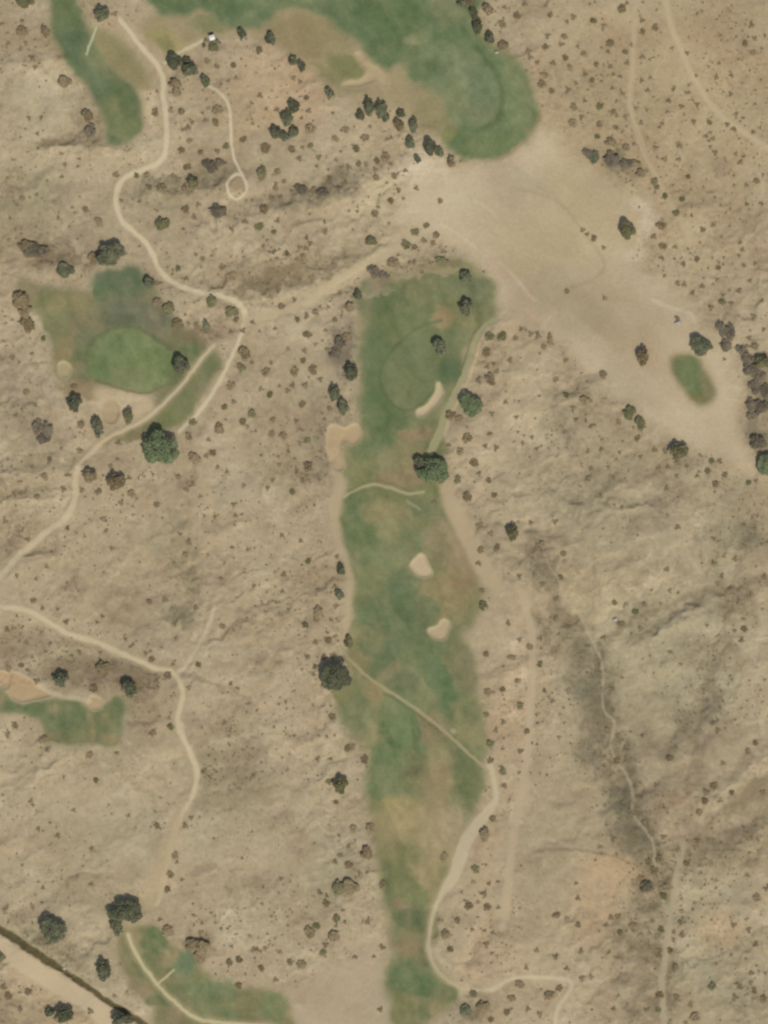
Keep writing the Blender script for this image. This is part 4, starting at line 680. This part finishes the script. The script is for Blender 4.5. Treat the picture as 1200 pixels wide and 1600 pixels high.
# ------------------------------------------------------------------ desert shrubs seen one by one (tile origin, then x y r in thirds of a photo pixel)
TILES = {
(0, 0): "975 288 16,1017 312 15,1095 307 16,1107 367 9,1073 381 9,800 517 13,850 527 16,727 530 18,1020 520 28,950 530 9,880 598 13,900 575 9,965 565 12,1012 575 17,1185 580 9,890 660 14,850 705 17,938 713 14,1018 710 12,1060 685 17,1140 655 17,875 783 18,810 822 13,865 890 15,755 878 22,700 880 15,690 823 17,640 825 15,545 820 15,870 980 20,930 960 12,400 983 15,465 1040 22,908 1018 12,860 1073 9,1105 1025 12,1150 1042 13,1090 1075 13,125 205 12,138 555 11,193 550 10,105 930 15,305 772 10,373 745 9,175 628 10,290 828 9,172 913 9,570 940 9,655 945 10",
(400, 0): "15 240 18,175 368 12,207 385 11,20 452 12,100 517 12,48 512 8,248 520 12,235 460 14,510 648 22,372 648 14,418 612 18,470 698 18,605 735 22,568 757 16,170 700 18,48 695 25,255 610 24,255 685 14,220 692 10,203 745 13,295 740 11,375 750 9,430 785 13,402 788 9,480 770 16,520 775 10,560 797 11,700 800 10,648 825 16,752 882 12,632 940 18,670 892 13,862 942 14,575 970 9,557 1003 20,100 810 16,132 853 14,95 885 14,165 898 10,345 838 14,272 895 18,390 890 10,420 858 12,565 835 16,40 990 20,15 1065 22,85 1088 14,100 1035 12,115 925 13,75 932 15,235 1115 12,255 1142 12,325 1085 14,320 1040 8,250 1005 9,435 990 8,475 990 8,797 1058 15,845 1100 16,748 1090 20,705 1150 24,790 1128 14,830 1140 14,742 1160 14,880 1180 12,205 1160 12,235 1165 12,35 1155 10,145 1190 14,1155 118 20,1165 35 10",
(800, 0): "518 45 22,60 18 12,25 75 20,178 73 14,288 80 12,380 98 16,430 122 11,245 172 15,165 170 12,157 222 17,232 210 13,308 220 9,335 255 15,78 240 13,85 268 11,118 295 12,192 297 13,248 273 15,395 305 14,272 318 16,343 350 11,375 380 15,300 393 10,262 423 13,155 357 17,142 395 22,185 428 16,340 475 9,290 503 18,412 500 17,325 550 11,286 580 20,412 585 17,475 530 14,488 600 14,400 640 14,460 205 20,530 245 14,540 297 12,460 315 10,507 358 11,475 350 10,470 415 10,490 475 8,535 550 12,582 508 12,605 578 11,610 268 13,613 150 14,610 98 11,670 130 16,750 228 9,820 250 10,608 378 11,648 365 9,635 425 11,755 420 10,830 400 9,828 435 9,868 490 11,795 500 12,728 525 9,852 570 11,925 575 14,735 475 12,1122 118 13,1135 180 11,1092 205 14,1130 250 16,1025 442 10,1050 535 11,1042 605 13,1010 585 11,910 637 10,943 650 10,785 680 12,673 695 13,782 745 11,715 745 13,952 715 12,1072 762 13,1100 868 10,1130 620 10,797 935 14,770 998 18,720 920 15,665 850 20,682 880 14,700 1060 22,665 1108 13,707 1155 18,765 1157 10,893 1075 13,828 830 14,1100 958 10,1148 850 14,1170 955 12,840 1010 9,330 1077 11,385 1117 15,352 1100 10,430 1162 10,1080 1170 12",
(0, 400): "740 130 14,205 387 14,1108 297 14,1140 350 12,1085 608 22,912 947 18,1000 925 18,968 938 12,885 848 18,905 780 18,978 862 10,1140 780 18,1160 800 10,1055 710 16,1095 685 12,1185 740 22,835 1038 14,875 1093 13,620 1115 19,735 1165 17,465 1105 16,383 1095 12,175 1130 15,120 1107 9,205 1030 17,320 1025 13,298 1095 12,125 638 18,60 480 14,378 790 18,345 610 14,375 915 16,555 875 12,1045 55 16,835 60 14,950 15 14,875 105 12,905 1068 11,1020 990 10,1065 1010 10,1097 1165 12,605 1040 11,570 1155 12,150 990 10,235 955 14,920 320 14,1185 310 12",
(400, 400): "180 545 24,268 537 24,45 547 20,240 368 20,228 443 11,222 490 15,122 237 15,180 205 10,195 298 14,238 285 13,283 267 16,338 240 9,370 300 14,335 440 12,278 415 9,150 435 9,73 502 10,65 650 16,150 632 12,172 608 13,230 605 13,110 610 8,215 698 18,25 625 13,80 765 13,72 835 17,127 842 21,238 865 17,190 775 11,245 985 25,150 915 11,110 980 10,190 1018 8,78 1050 10,170 1105 15,105 940 8,220 1058 10,300 580 13,1095 375 23,1155 378 25,1080 450 22,1190 490 12,1085 520 13,1115 508 11,1130 540 11,1100 578 25,1045 585 13,1105 740 12,1170 685 11,915 745 25,952 765 20,990 858 24,1095 832 13,905 885 12,1075 890 12,1125 900 12,950 915 20,1020 970 22,1045 1020 12,945 1050 20,1090 1050 14,990 1130 25,1120 1120 14,835 1155 12,345 720 15,265 125 9,395 178 9,90 340 8",
(800, 400): "258 168 15,435 198 10,45 342 13,88 365 12,18 385 14,125 375 13,150 430 14,252 487 12,430 558 20,205 578 17,255 655 14,587 855 15,500 782 14,775 972 16,720 915 15,668 908 13,985 215 18,990 185 10,1028 225 11,932 242 13,778 130 14,808 133 11,893 142 11,848 175 12,803 38 11,703 7 12,868 18 14,968 55 14,1087 45 11,1140 35 10,1115 117 11,1063 165 11,962 110 12,715 92 8,1172 210 9,1135 290 13,1110 385 13,1138 428 17,1180 345 11,1185 460 11,20 755 11,300 768 11,345 775 9,368 800 10,285 715 12,50 877 9,93 850 9,425 860 10,420 905 12,518 868 8,505 920 9,600 942 10,372 998 11,452 988 9,355 1048 10,413 1118 11,690 1000 12,730 988 12,772 1030 10,725 1090 12,820 985 10,868 1030 11,935 962 15,973 962 13,918 1010 17,957 1070 20,998 1028 16,1108 1062 14,1145 1055 10",
(0, 800): "315 75 13,130 130 11,80 295 11,155 415 14,200 452 9,270 455 10,483 32 11,525 170 11,500 87 9,310 515 12,455 518 10,480 490 9,885 140 13,845 105 12,1105 18 12,1135 12 9,1090 165 10,1038 315 11,1190 345 10,775 412 13,875 195 13,1045 537 15,920 452 10,700 420 14,590 595 10,625 620 9,712 688 15,685 665 9,540 717 12,370 655 11,172 793 13,440 830 22,790 765 17,735 795 13,885 825 12,930 715 15,1080 805 11,800 1005 17,720 1035 17,1073 1050 11,70 1000 17,205 1065 20,35 1045 13,420 1140 18,550 1130 10,35 555 11,40 735 15,100 720 14",
(400, 800): "378 210 11,282 502 14,230 530 15,340 600 19,280 612 11,245 232 14,130 295 12,125 372 10,155 460 10,350 505 10,335 565 10,240 680 12,320 680 14,360 675 12,278 725 14,270 760 10,355 960 18,435 1105 22,510 1160 20,350 1155 12,290 1160 11,1050 62 17,1100 100 13,1055 180 18,1130 165 15,1045 240 13,1060 370 15,1065 440 22,1180 520 12,1080 668 15,1195 683 14,1090 845 18,1157 833 15,1080 950 15,1160 985 12,1125 1025 10,1100 1085 20,1100 1165 15,1155 1110 8",
(800, 800): "203 45 12,145 150 15,120 165 11,90 50 13,240 195 15,230 305 15,105 293 10,35 300 12,140 340 12,205 405 13,205 495 14,255 540 12,130 592 12,35 600 11,83 633 17,135 640 8,5 685 12,130 715 15,25 790 15,150 838 12,190 885 12,262 838 13,40 907 18,70 1030 15,40 1122 12,430 590 12,410 622 11,578 470 17,600 545 13,510 525 17,530 432 13,482 425 14,620 433 12,738 370 11,725 268 13,775 72 13,945 240 12,1045 220 12,980 300 13,1182 305 11,1120 385 11,1020 370 18,1085 550 15,1075 600 12,742 655 11,965 1022 13,613 1050 11,478 930 12,465 828 13,945 990 11,990 1180 13,1105 1120 14,740 1155 16,1140 1085 14,500 1050 15,535 1118 12,450 1030 17,495 1165 18",
(0, 1200): "135 1045 18,425 1138 13,97 1130 14,40 1065 20,95 1050 9,20 1025 17,940 770 12,1075 910 18,1120 900 18,1190 850 12,750 710 11,800 500 18,820 410 18,785 570 16,830 440 9,955 15 14,870 270 12,450 57 14,270 320 13,430 380 10,430 545 13,145 155 12,895 235 11,740 270 15,1120 1020 18",
(400, 1200): "340 67 16,375 162 14,458 288 17,535 280 22,435 370 11,433 458 20,395 410 12,487 495 13,522 490 8,595 548 18,378 705 21,405 668 10,330 640 20,285 740 18,315 865 17,325 830 14,297 585 13,160 910 16,215 920 24,25 937 15,92 993 11,5 850 12,45 845 10,113 862 10,330 600 10,465 885 12,552 885 9,590 843 14,583 1133 12,370 440 13,525 720 12,1155 18 19,1163 83 14,1112 237 16,880 420 20,1030 475 20,1093 542 10,1068 588 14,1018 535 11,985 625 10,1000 650 20,1085 650 18,910 850 18,1113 773 12,1080 830 13,1105 870 10,1020 1060 20,1175 1145 17,1100 1180 17,1195 1080 17,945 715 16",
(800, 1200): "35 1015 21,75 1130 13,5 1080 15,170 1068 20,190 1060 14,222 1035 17,130 1155 13,258 940 13,330 985 14,372 980 10,67 937 10,310 735 15,498 695 15,465 700 12,310 610 12,300 540 9,412 370 12,115 855 11,325 860 12,480 1130 10,630 1135 14,690 1065 20,685 1135 15,767 935 16,740 855 17,693 855 12,690 880 12,798 780 13,790 730 11,760 770 10,760 805 12,698 755 16,797 670 12,712 600 20,720 560 20,598 523 17,818 450 15,690 425 20,708 322 14,655 310 14,620 250 12,780 383 11,858 372 10,868 340 14,945 340 10,880 208 17,905 155 17,945 85 20,975 150 13,1030 115 15,910 115 14,1088 282 13,1178 115 16,1102 502 10,1190 565 12,1150 610 20,1135 1045 15,1180 1085 22,1070 1025 15,1045 1075 14,940 1022 20,1120 960 13,1055 1010 11,835 1110 14,775 1075 14,860 1165 22,570 740 20,505 770 15,210 690 17,255 705 12,475 330 14,560 210 14,670 480 20,640 440 17,205 885 14,1040 735 13,1110 760 12,1145 830 14"}
SH = []
for (ox, oy), s in TILES.items():
    for e in s.split(','):
        x, y, r = map(float, e.split()); SH.append((ox + x / 3, oy + y / 3, r / 3))
SH.sort(key=lambda t: -t[2])
NIND = 300
MARKS = [(l[0], l[1], l[6]) for l in [
 (159, 23, 0, 0, 0, 0, 'the round tree atop the tee strip'), (330, 66, 0, 0, 0, 0, 'the small white shelter'), (284, 104, 0, 0, 0, 0, 'the shelter path junction trees'), (378, 54, 0, 0, 0, 0, 'the small tree beside the shelter'),
 (259, 190, 0, 0, 0, 0, 'the straight upper cart path'), (361, 190, 0, 0, 0, 0, 'the stem of the loop path'), (369, 295, 0, 0, 0, 0, 'the small path loop'), (195, 215, 0, 0, 0, 0, 'the tee strip end'), (184, 310, 0, 0, 0, 0, 'the path bend below the tee strip'),
 (301, 286, 0, 0, 0, 0, 'the grey-green tree near the loop'), (340, 330, 0, 0, 0, 0, 'the thicket below the loop'), (253, 350, 0, 0, 0, 0, 'the olive bush below the loop'), (172, 398, 0, 0, 0, 0, 'the broad tree above the west green'), (465, 100, 0, 0, 0, 0, 'the touching pair of trees'),
 (515, 147, 0, 0, 0, 0, 'the lone tree before the row'), (450, 190, 0, 0, 0, 0, 'the grove on the bare slope'), (590, 172, 0, 0, 0, 0, 'the start of the long tree row'), (647, 205, 0, 0, 0, 0, 'the middle of the long tree row'), (690, 240, 0, 0, 0, 0, 'the end of the long tree row'), (747, 44, 0, 0, 0, 0, 'the trees on the fairway rim'),
 (490, 300, 0, 0, 0, 0, 'the dark hillside below the grove'), (838, 180, 0, 0, 0, 0, 'the east tip of the top fairway'), (955, 250, 0, 0, 0, 0, 'the thicket row on the plain'), (978, 362, 0, 0, 0, 0, 'the lone olive tree on the plain'), (1105, 155, 0, 0, 0, 0, 'the bend of the north-east dirt road'), (1055, 50, 0, 0, 0, 0, 'the top of the north-east dirt road'),
 (988, 90, 0, 0, 0, 0, 'the faint north-east track'), (1058, 500, 0, 0, 0, 0, 'the pale boulder on the plain'), (1095, 541, 0, 0, 0, 0, 'the round tree by the turf patch'), (1175, 590, 0, 0, 0, 0, 'the long grey thicket'), (1005, 559, 0, 0, 0, 0, 'the lone brown tree on the plain'), (1059, 705, 0, 0, 0, 0, 'the olive tree on the plain rim'), (992, 655, 0, 0, 0, 0, 'the olive pair on the plain rim'), (860, 531, 0, 0, 0, 0, 'the streak-like bush'),
 (281, 573, 0, 0, 0, 0, 'the blackest tree by the west green'), (254, 700, 0, 0, 0, 0, 'the largest green tree'), (154, 669, 0, 0, 0, 0, 'the oval tree by the tan bunker'), (117, 631, 0, 0, 0, 0, 'the two-lobed tree'), (67, 675, 0, 0, 0, 0, 'the grey bush trio'), (140, 743, 0, 0, 0, 0, 'the brown tree at the path bend'), (40, 490, 0, 0, 0, 0, 'the brown thickets of the west green'), (378, 490, 0, 0, 0, 0, 'the cart path corner by the sandy road'), (383, 553, 0, 0, 0, 0, 'the brown bush by the sandy road'), (290, 445, 0, 0, 0, 0, 'the path stretch above the west green'),
 (520, 445, 0, 0, 0, 0, 'the sandy road'), (615, 411, 0, 0, 0, 0, 'the thicket above the fairway'), (728, 434, 0, 0, 0, 0, 'the tree at the fairway tip'), (530, 545, 0, 0, 0, 0, 'the grey-brown fairway thickets'), (528, 626, 0, 0, 0, 0, 'the slanting tree pair'), (535, 690, 0, 0, 0, 0, 'the hook-shaped bunker'), (736, 633, 0, 0, 0, 0, 'the round green scrub tree'), (675, 733, 0, 0, 0, 0, 'the large green fairway tree'), (720, 820, 0, 0, 0, 0, 'the bare sandy track'), (802, 834, 0, 0, 0, 0, 'the small olive tree by the track'), (765, 515, 0, 0, 0, 0, 'the top of the greenish path'),
 (660, 885, 0, 0, 0, 0, 'the arrowhead bunker'), (688, 984, 0, 0, 0, 0, 'the heart-shaped bunker'), (525, 1057, 0, 0, 0, 0, 'the tree at the diagonal path'), (530, 910, 0, 0, 0, 0, 'the slim trees by the sandy track'), (499, 957, 0, 0, 0, 0, 'the tall brown bush'), (745, 1110, 0, 0, 0, 0, 'the east fairway rim'), (768, 1210, 0, 0, 0, 0, 'the east end of the diagonal path'), (830, 1080, 0, 0, 0, 0, 'the pinkish dirt road'), (532, 1227, 0, 0, 0, 0, 'the round olive tree by the fairway'),
 (538, 1388, 0, 0, 0, 0, 'the big thicket by the fairway'), (523, 1464, 0, 0, 0, 0, 'the dark bush below the thicket'), (758, 1305, 0, 0, 0, 0, 'the bush by the wide path'), (690, 1480, 0, 0, 0, 0, 'the lower fairway path curve'), (745, 1575, 0, 0, 0, 0, 'the bottom gully bushes'), (890, 1535, 0, 0, 0, 0, 'the last hairpin of the cart path'), (1010, 1386, 0, 0, 0, 0, 'the grey bush by the wash'), (1055, 1400, 0, 0, 0, 0, 'the upper sandy wash bed'), (1038, 1540, 0, 0, 0, 0, 'the lower sandy wash bed'), (985, 1262, 0, 0, 0, 0, 'the wash channel above the fork'), (900, 1000, 0, 0, 0, 0, 'the dark scrub of the wash'), (850, 870, 0, 0, 0, 0, 'the head of the wash'),
 (1100, 1255, 0, 0, 0, 0, 'the ridge in the south-east'), (955, 1365, 0, 0, 0, 0, 'the orange soil patch'), (1150, 940, 0, 0, 0, 0, 'the brown hollow by the east edge'), (980, 950, 0, 0, 0, 0, 'the middle of the east hillside'), (1170, 1550, 0, 0, 0, 0, 'the bottom east corner'), (1110, 820, 0, 0, 0, 0, 'the hillside below the plain'),
 (197, 1423, 0, 0, 0, 0, 'the tree ending the west path'), (84, 1452, 0, 0, 0, 0, 'the tree on the ditch bank'), (100, 1584, 0, 0, 0, 0, 'the bottom edge bushy tree'), (310, 1482, 0, 0, 0, 0, 'the brown clump by the turf'), (275, 1275, 0, 0, 0, 0, 'the path bend below the hill'), (285, 1080, 0, 0, 0, 0, 'the fork of the west path'), (150, 1003, 0, 0, 0, 0, 'the middle of the west path'), (130, 1125, 0, 0, 0, 0, 'the small west fairway'), (50, 850, 0, 0, 0, 0, 'the western path exit'), (290, 900, 0, 0, 0, 0, 'the eroded side track'), (100, 1320, 0, 0, 0, 0, 'the south-west hillside'), (440, 1220, 0, 0, 0, 0, 'the hillside west of the fairway')]]
DIRS = ['east', 'north-east', 'north', 'north-west', 'west', 'south-west', 'south', 'south-east']
ORD = ['', 'second', 'third', 'fourth', 'fifth', 'sixth', 'seventh', 'eighth', 'ninth', 'tenth', 'eleventh', 'twelfth', 'thirteenth', 'fourteenth']

SV = {}
def shrub_mesh(shape, typ):
    if (shape, typ) in SV: return SV[shape, typ]
    r = np.random.default_rng(40 + shape); c = [(0, 0, .35)]; q = [.5]
    for i in range(7):
        an = i * .9 + r.random(); ra = .35 + .35 * r.random(); c.append((ra * math.cos(an), ra * math.sin(an), .25 + .35 * r.random())); q.append(.24 + .2 * r.random())
    V, F = leaf_cloud(c, q, 320, .13, 60 + shape); V[:, 2] = np.maximum(V[:, 2], .02)
    st = [tube([(0, 0, -.15), (x * .5, y * .5, z * .55), (x, y, z)], [.045, .03, .012], 4) for x, y, z in c[1:]]
    V2, F2 = join([(V, F)] + st)
    SV[shape, typ] = np_mesh('desert_shrub', V2, F2, LEAF[typ]); return SV[shape, typ]

items = []
for k, (x, y, r) in enumerate(SH[:NIND]):
    d = [(math.hypot(x - m[0], y - m[1]), j) for j, m in enumerate(MARKS)]; dist, j = min(d)
    a = int(round(math.degrees(math.atan2(-(y - MARKS[j][1]), x - MARKS[j][0])) / 45)) % 8
    items.append([x, y, r, j, a, dist, k])
cnt = {}
for it in sorted(items, key=lambda t: t[5]):
    key = (it[3], it[4]); n = cnt.get(key, 0); cnt[key] = n + 1; it.append(n)
for x, y, r, j, a, dist, k, n in items:
    on = dist < 9
    typ = ['b', 'b', 'b', 'o', 'b'][k % 5]
    size = 'large' if r > 6.6 else 'medium' if r > 5 else 'small'
    col = 'olive' if typ == 'o' else 'brown'
    where = ('right beside ' if on else f'{ORD[n] + " " if n else ""}{"nearest " if n else ""}{DIRS[a]} of ') + MARKS[j][2]
    o = new_obj('desert_shrub', shrub_mesh(k % 6, typ)); rr = r * S * 1.16
    o.location = (wx(x), wy(y), gz(x, y)); o.rotation_euler = (0, 0, k * 1.7); o.scale = (rr, rr * (.85 + .3 * ((k * 37) % 10) / 10), rr * .58)
    tag(o, f'{size} round {col} desert shrub, {where}', 'shrub', 'desert shrubs dotted over the bare soil')

# ------------------------------------------------------------------ the countless small scrub: one mass
r = np.random.default_rng(99)
pts = [(x, y, q, 1) for x, y, q in SH[NIND:]]
dens = np.clip(.5 + .9 * fbm(85, 701, 3) + .35 * fbm(22, 711, 2), .02, 1.4) * (1 - np.clip(blur(BARE, 2) * 1.6, 0, 1)) * (1 - np.clip(GRASS * 2, 0, 1))
ne = np.clip((XX - 880) / 80, 0, 1) * np.clip((420 - YY) / 120, 0, 1); dens = dens * (1 - .5 * ne) + .62 * ne * (1 - np.clip(blur(BARE, 2) * 1.6, 0, 1))
dark = np.clip((136 - blur(SOIL.mean(-1), 4)) / 16, 0, 1.3); dens = dens * (.62 + 1.1 * dark)
dens *= 1 - .5 * np.exp(-(((XX - 1000) / 150) ** 2 + ((YY - 900) / 110) ** 2))
for e_ in [(110, 1025, 130, 40, 10), (30, 1020, 60, 40, 0), (300, 520, 70, 40, 20), (1020, 1400, 60, 90, 0), (620, 415, 70, 20, -15), (540, 560, 30, 60, 0), (1090, 1340, 90, 60, 0)]:
    w_, m_ = ell(*e_, .6, 10); dens[w_] = dens[w_] + .5 * m_ * (1 - BARE[w_])
dens = np.clip(dens, 0, 2) ** 1.5 * 1.05
N = 40000
cand = np.stack([r.random(N) * (PW + 80) - 40, r.random(N) * (PH + 80) - 40], 1)
keep = r.random(N) * 1.25 < ras(dens, cand[:, 0], cand[:, 1])
for (x, y) in cand[keep]:
    pts.append((x, y, min(1.05 + r.exponential(.72), 4.4), 0))
Vs = []; Fs = []; n0 = 0
base = []
for q in range(8):
    c = [(0, 0, .4)] + [(.55 * math.cos(t + q), .55 * math.sin(t + q), .3) for t in (0, 2.2, 4.1)]
    base.append(leaf_cloud(c, [.5, .42, .42, .38], 38, .3, 800 + q))
for k, (x, y, q, _) in enumerate(pts):
    V, F = base[k % 8]; a = r.random() * 6.28; c, s = math.cos(a), math.sin(a); sc = q * S * (1.0 if _ == 0 else 1.32)
    W = np.stack([V[:, 0] * c - V[:, 1] * s, V[:, 0] * s + V[:, 1] * c, np.maximum(V[:, 2], .02)], 1) * sc * np.array([1, .8 + .4 * r.random(), .45]) + np.array([wx(x), wy(y), gz(x, y)])
    Vs.append(W); Fs.append(F + n0); n0 += len(W)
me = np_mesh('desert_scrub', np.concatenate(Vs), np.concatenate(Fs), leaf_mat('scrub_leaves', (.26, .207, .122), (.385, .31, .19), .35))
o = new_obj('desert_scrub', me); tag(o, 'countless tiny brown scrub plants speckling the desert soil', 'scrub', None, 'stuff')
print('scrub plants', len(pts))

# ------------------------------------------------------------------ shelter, its arc of bushes, boulder
def box(x0, x1, y0, y1, z0, z1):
    V = np.array([(x, y, z) for z in (z0, z1) for y in (y0, y1) for x in (x0, x1)], float)
    F = np.array([(0, 2, 3, 1), (4, 5, 7, 6), (0, 1, 5, 4), (2, 6, 7, 3), (0, 4, 6, 2), (1, 3, 7, 5)]); return V, F
sx, sy = 331.5, 59.5
e = bpy.data.objects.new('shelter', None); scene.collection.objects.link(e); e.location = (wx(sx), wy(sy), gz(sx, sy)); e.rotation_euler = (0, 0, .3)
tag(e, 'tiny white-roofed shelter within an arc of dark bushes', 'shelter')
h, p = 2.5, 3.0
V = np.array([(-1.1, -1.0, h), (1.1, -1.0, h), (1.1, 1.0, h), (-1.1, 1.0, h), (-1.1, -1.0, h + .12), (1.1, -1.0, h + .12), (1.1, 1.0, h + .12), (-1.1, 1.0, h + .12), (-.5, 0, p), (.5, 0, p)])
me = bpy.data.meshes.new('roof'); me.from_pydata(V.tolist(), [], [(0, 3, 2, 1), (0, 1, 5, 4), (1, 2, 6, 5), (2, 3, 7, 6), (3, 0, 4, 7), (4, 5, 9, 8), (6, 7, 8, 9), (5, 6, 9), (7, 4, 8)]); me.materials.append(WHITE); new_obj('roof', me, e)
for px in (-.9, .9):
    for py in (-.8, .8):
        V, F = tube([(px, py, -.3), (px, py, h)], [.07, .07], 8); new_obj('post', np_mesh('post', V, F, STEEL), e)
V, F = box(-.8, .8, -.2, .2, .42, .5); V2, F2 = join([(V, F), box(-.7, -.6, -.15, .15, -.1, .42), box(.6, .7, -.15, .15, -.1, .42)]); new_obj('bench', np_mesh('bench', V2, F2, STEEL), e)
for k, (x, y, rx, ry, ty, lb) in enumerate([(319.5, 71, 3, 4, 'd', 'dark bush at the west end of the arc round the white shelter'), (322, 63, 3.5, 3.5, 'd', 'dark bush west of the white shelter in the arc'), (331.5, 54, 3.5, 2.8, 'd', 'small dark bush directly north of the white shelter'),
        (338, 63, 3.5, 3, 'd', 'dark bush just east of the white shelter in the arc'), (343, 67, 3.2, 3.2, 'd', 'dark bush at the east end of the arc round the white shelter'), (333.5, 74, 8, 7.5, 'o', 'soft olive bush inside the arc south of the white shelter'), (329, 65, 3, 2.4, 'd', 'small dark bush directly south of the white shelter')]):
    plant(x, y, rx, ry, ty, lb, 'bush', 'bush', 'bushes round the shelter', 400 + k)
def boulder(x, y, rad, seed, mat, label):
    r = np.random.default_rng(seed); bm_v = []; n, m_ = 14, 9; V = []; F = []
    for i in range(m_ + 1):
        for j in range(n):
            th = math.pi * i / m_; ph = 2 * math.pi * j / n; d = np.array([math.sin(th) * math.cos(ph), math.sin(th) * math.sin(ph), math.cos(th)])
            k = 1 + .22 * math.sin(3.1 * d[0] + seed) * math.cos(2.7 * d[1]) + .14 * math.sin(5 * d[2] + 4 * d[0] + seed)
            V.append(d * rad * k * np.array([1.2, 1, .7]) + np.array([0, 0, rad * .35]))
    for i in range(m_):
        for j in range(n): F.append((i * n + j, (i + 1) * n + j, (i + 1) * n + (j + 1) % n, i * n + (j + 1) % n))
    o = new_obj('boulder', np_mesh('boulder', np.array(V), np.array(F), mat)); o.location = (wx(x), wy(y), gz(x, y)); tag(o, label, 'boulder')
boulder(1059.5, 504.5, .95, 3, STONE, 'pale boulder beside a dark bush on the east plain')
boulder(1054, 505, .4, 8, STONE, 'smaller pale stone west of the boulder on the east plain')
plant(1058, 497.5, 3.6, 3.2, 'd', 'small dark bush next to the pale boulder on the plain', 'bush', 'bush', 'large bushes and thickets', 431)
for k, (x, y, rad) in enumerate([(470, 153, .7), (776, 82, .7), (961, 968, .8), (962, 800, .01), (101, 1513, .6)]):
    if rad > .1: boulder(x, y, rad, 20 + k, STONE, ['pale rock east of the grove on the bare slope', 'pale rock at the rim of the top fairway below the rim trees', 'pale rock on the east hillside beside the brown shrubs', '', 'small pale rock beside the blackish tree over the ditch'][k])

# ------------------------------------------------------------------ light, sky, camera
w = bpy.data.worlds.new('World'); scene.world = w; w.use_nodes = True; nt = w.node_tree
sk = nt.nodes.new('ShaderNodeTexSky'); sk.sky_type = 'NISHITA'; sk.sun_disc = False; sk.sun_elevation = SUN_EL; sk.sun_rotation = SUN_AZ; sk.air_density = 1.2; sk.dust_density = 2.5
bg = nt.nodes['Background']; bg.inputs['Strength'].default_value = .085; nt.links.new(sk.outputs[0], bg.inputs['Color'])
sd = bpy.data.lights.new('sun', 'SUN'); sd.energy = 2.6; sd.angle = math.radians(.55); sd.color = (1, .955, .88)
so = bpy.data.objects.new('sun', sd); scene.collection.objects.link(so)
dx, dy, dz = math.sin(SUN_AZ) * math.cos(SUN_EL), math.cos(SUN_AZ) * math.cos(SUN_EL), math.sin(SUN_EL)
from mathutils import Vector
so.rotation_euler = Vector((dx, dy, dz)).to_track_quat('Z', 'Y').to_euler(); so.location = (dx * 300, dy * 300, dz * 300)
cd = bpy.data.cameras.new('camera'); co = bpy.data.objects.new('camera', cd); scene.collection.objects.link(co); scene.camera = co
H = 2200.0
co.location = (0, 0, H); co.rotation_euler = (0, 0, 0); cd.sensor_fit = 'VERTICAL'; cd.sensor_height = 24; cd.lens = 24 * H / (PH * S); cd.clip_start = 10; cd.clip_end = 60000
scene.render.resolution_x = 768; scene.render.resolution_y = 1024
scene.view_settings.view_transform = 'Standard'; scene.view_settings.look = 'None'; scene.view_settings.exposure = 0; scene.view_settings.gamma = 1
scene.render.engine = 'CYCLES'; scene.cycles.filter_width = 2.4; scene.cycles.max_bounces = 4; scene.cycles.diffuse_bounces = 2
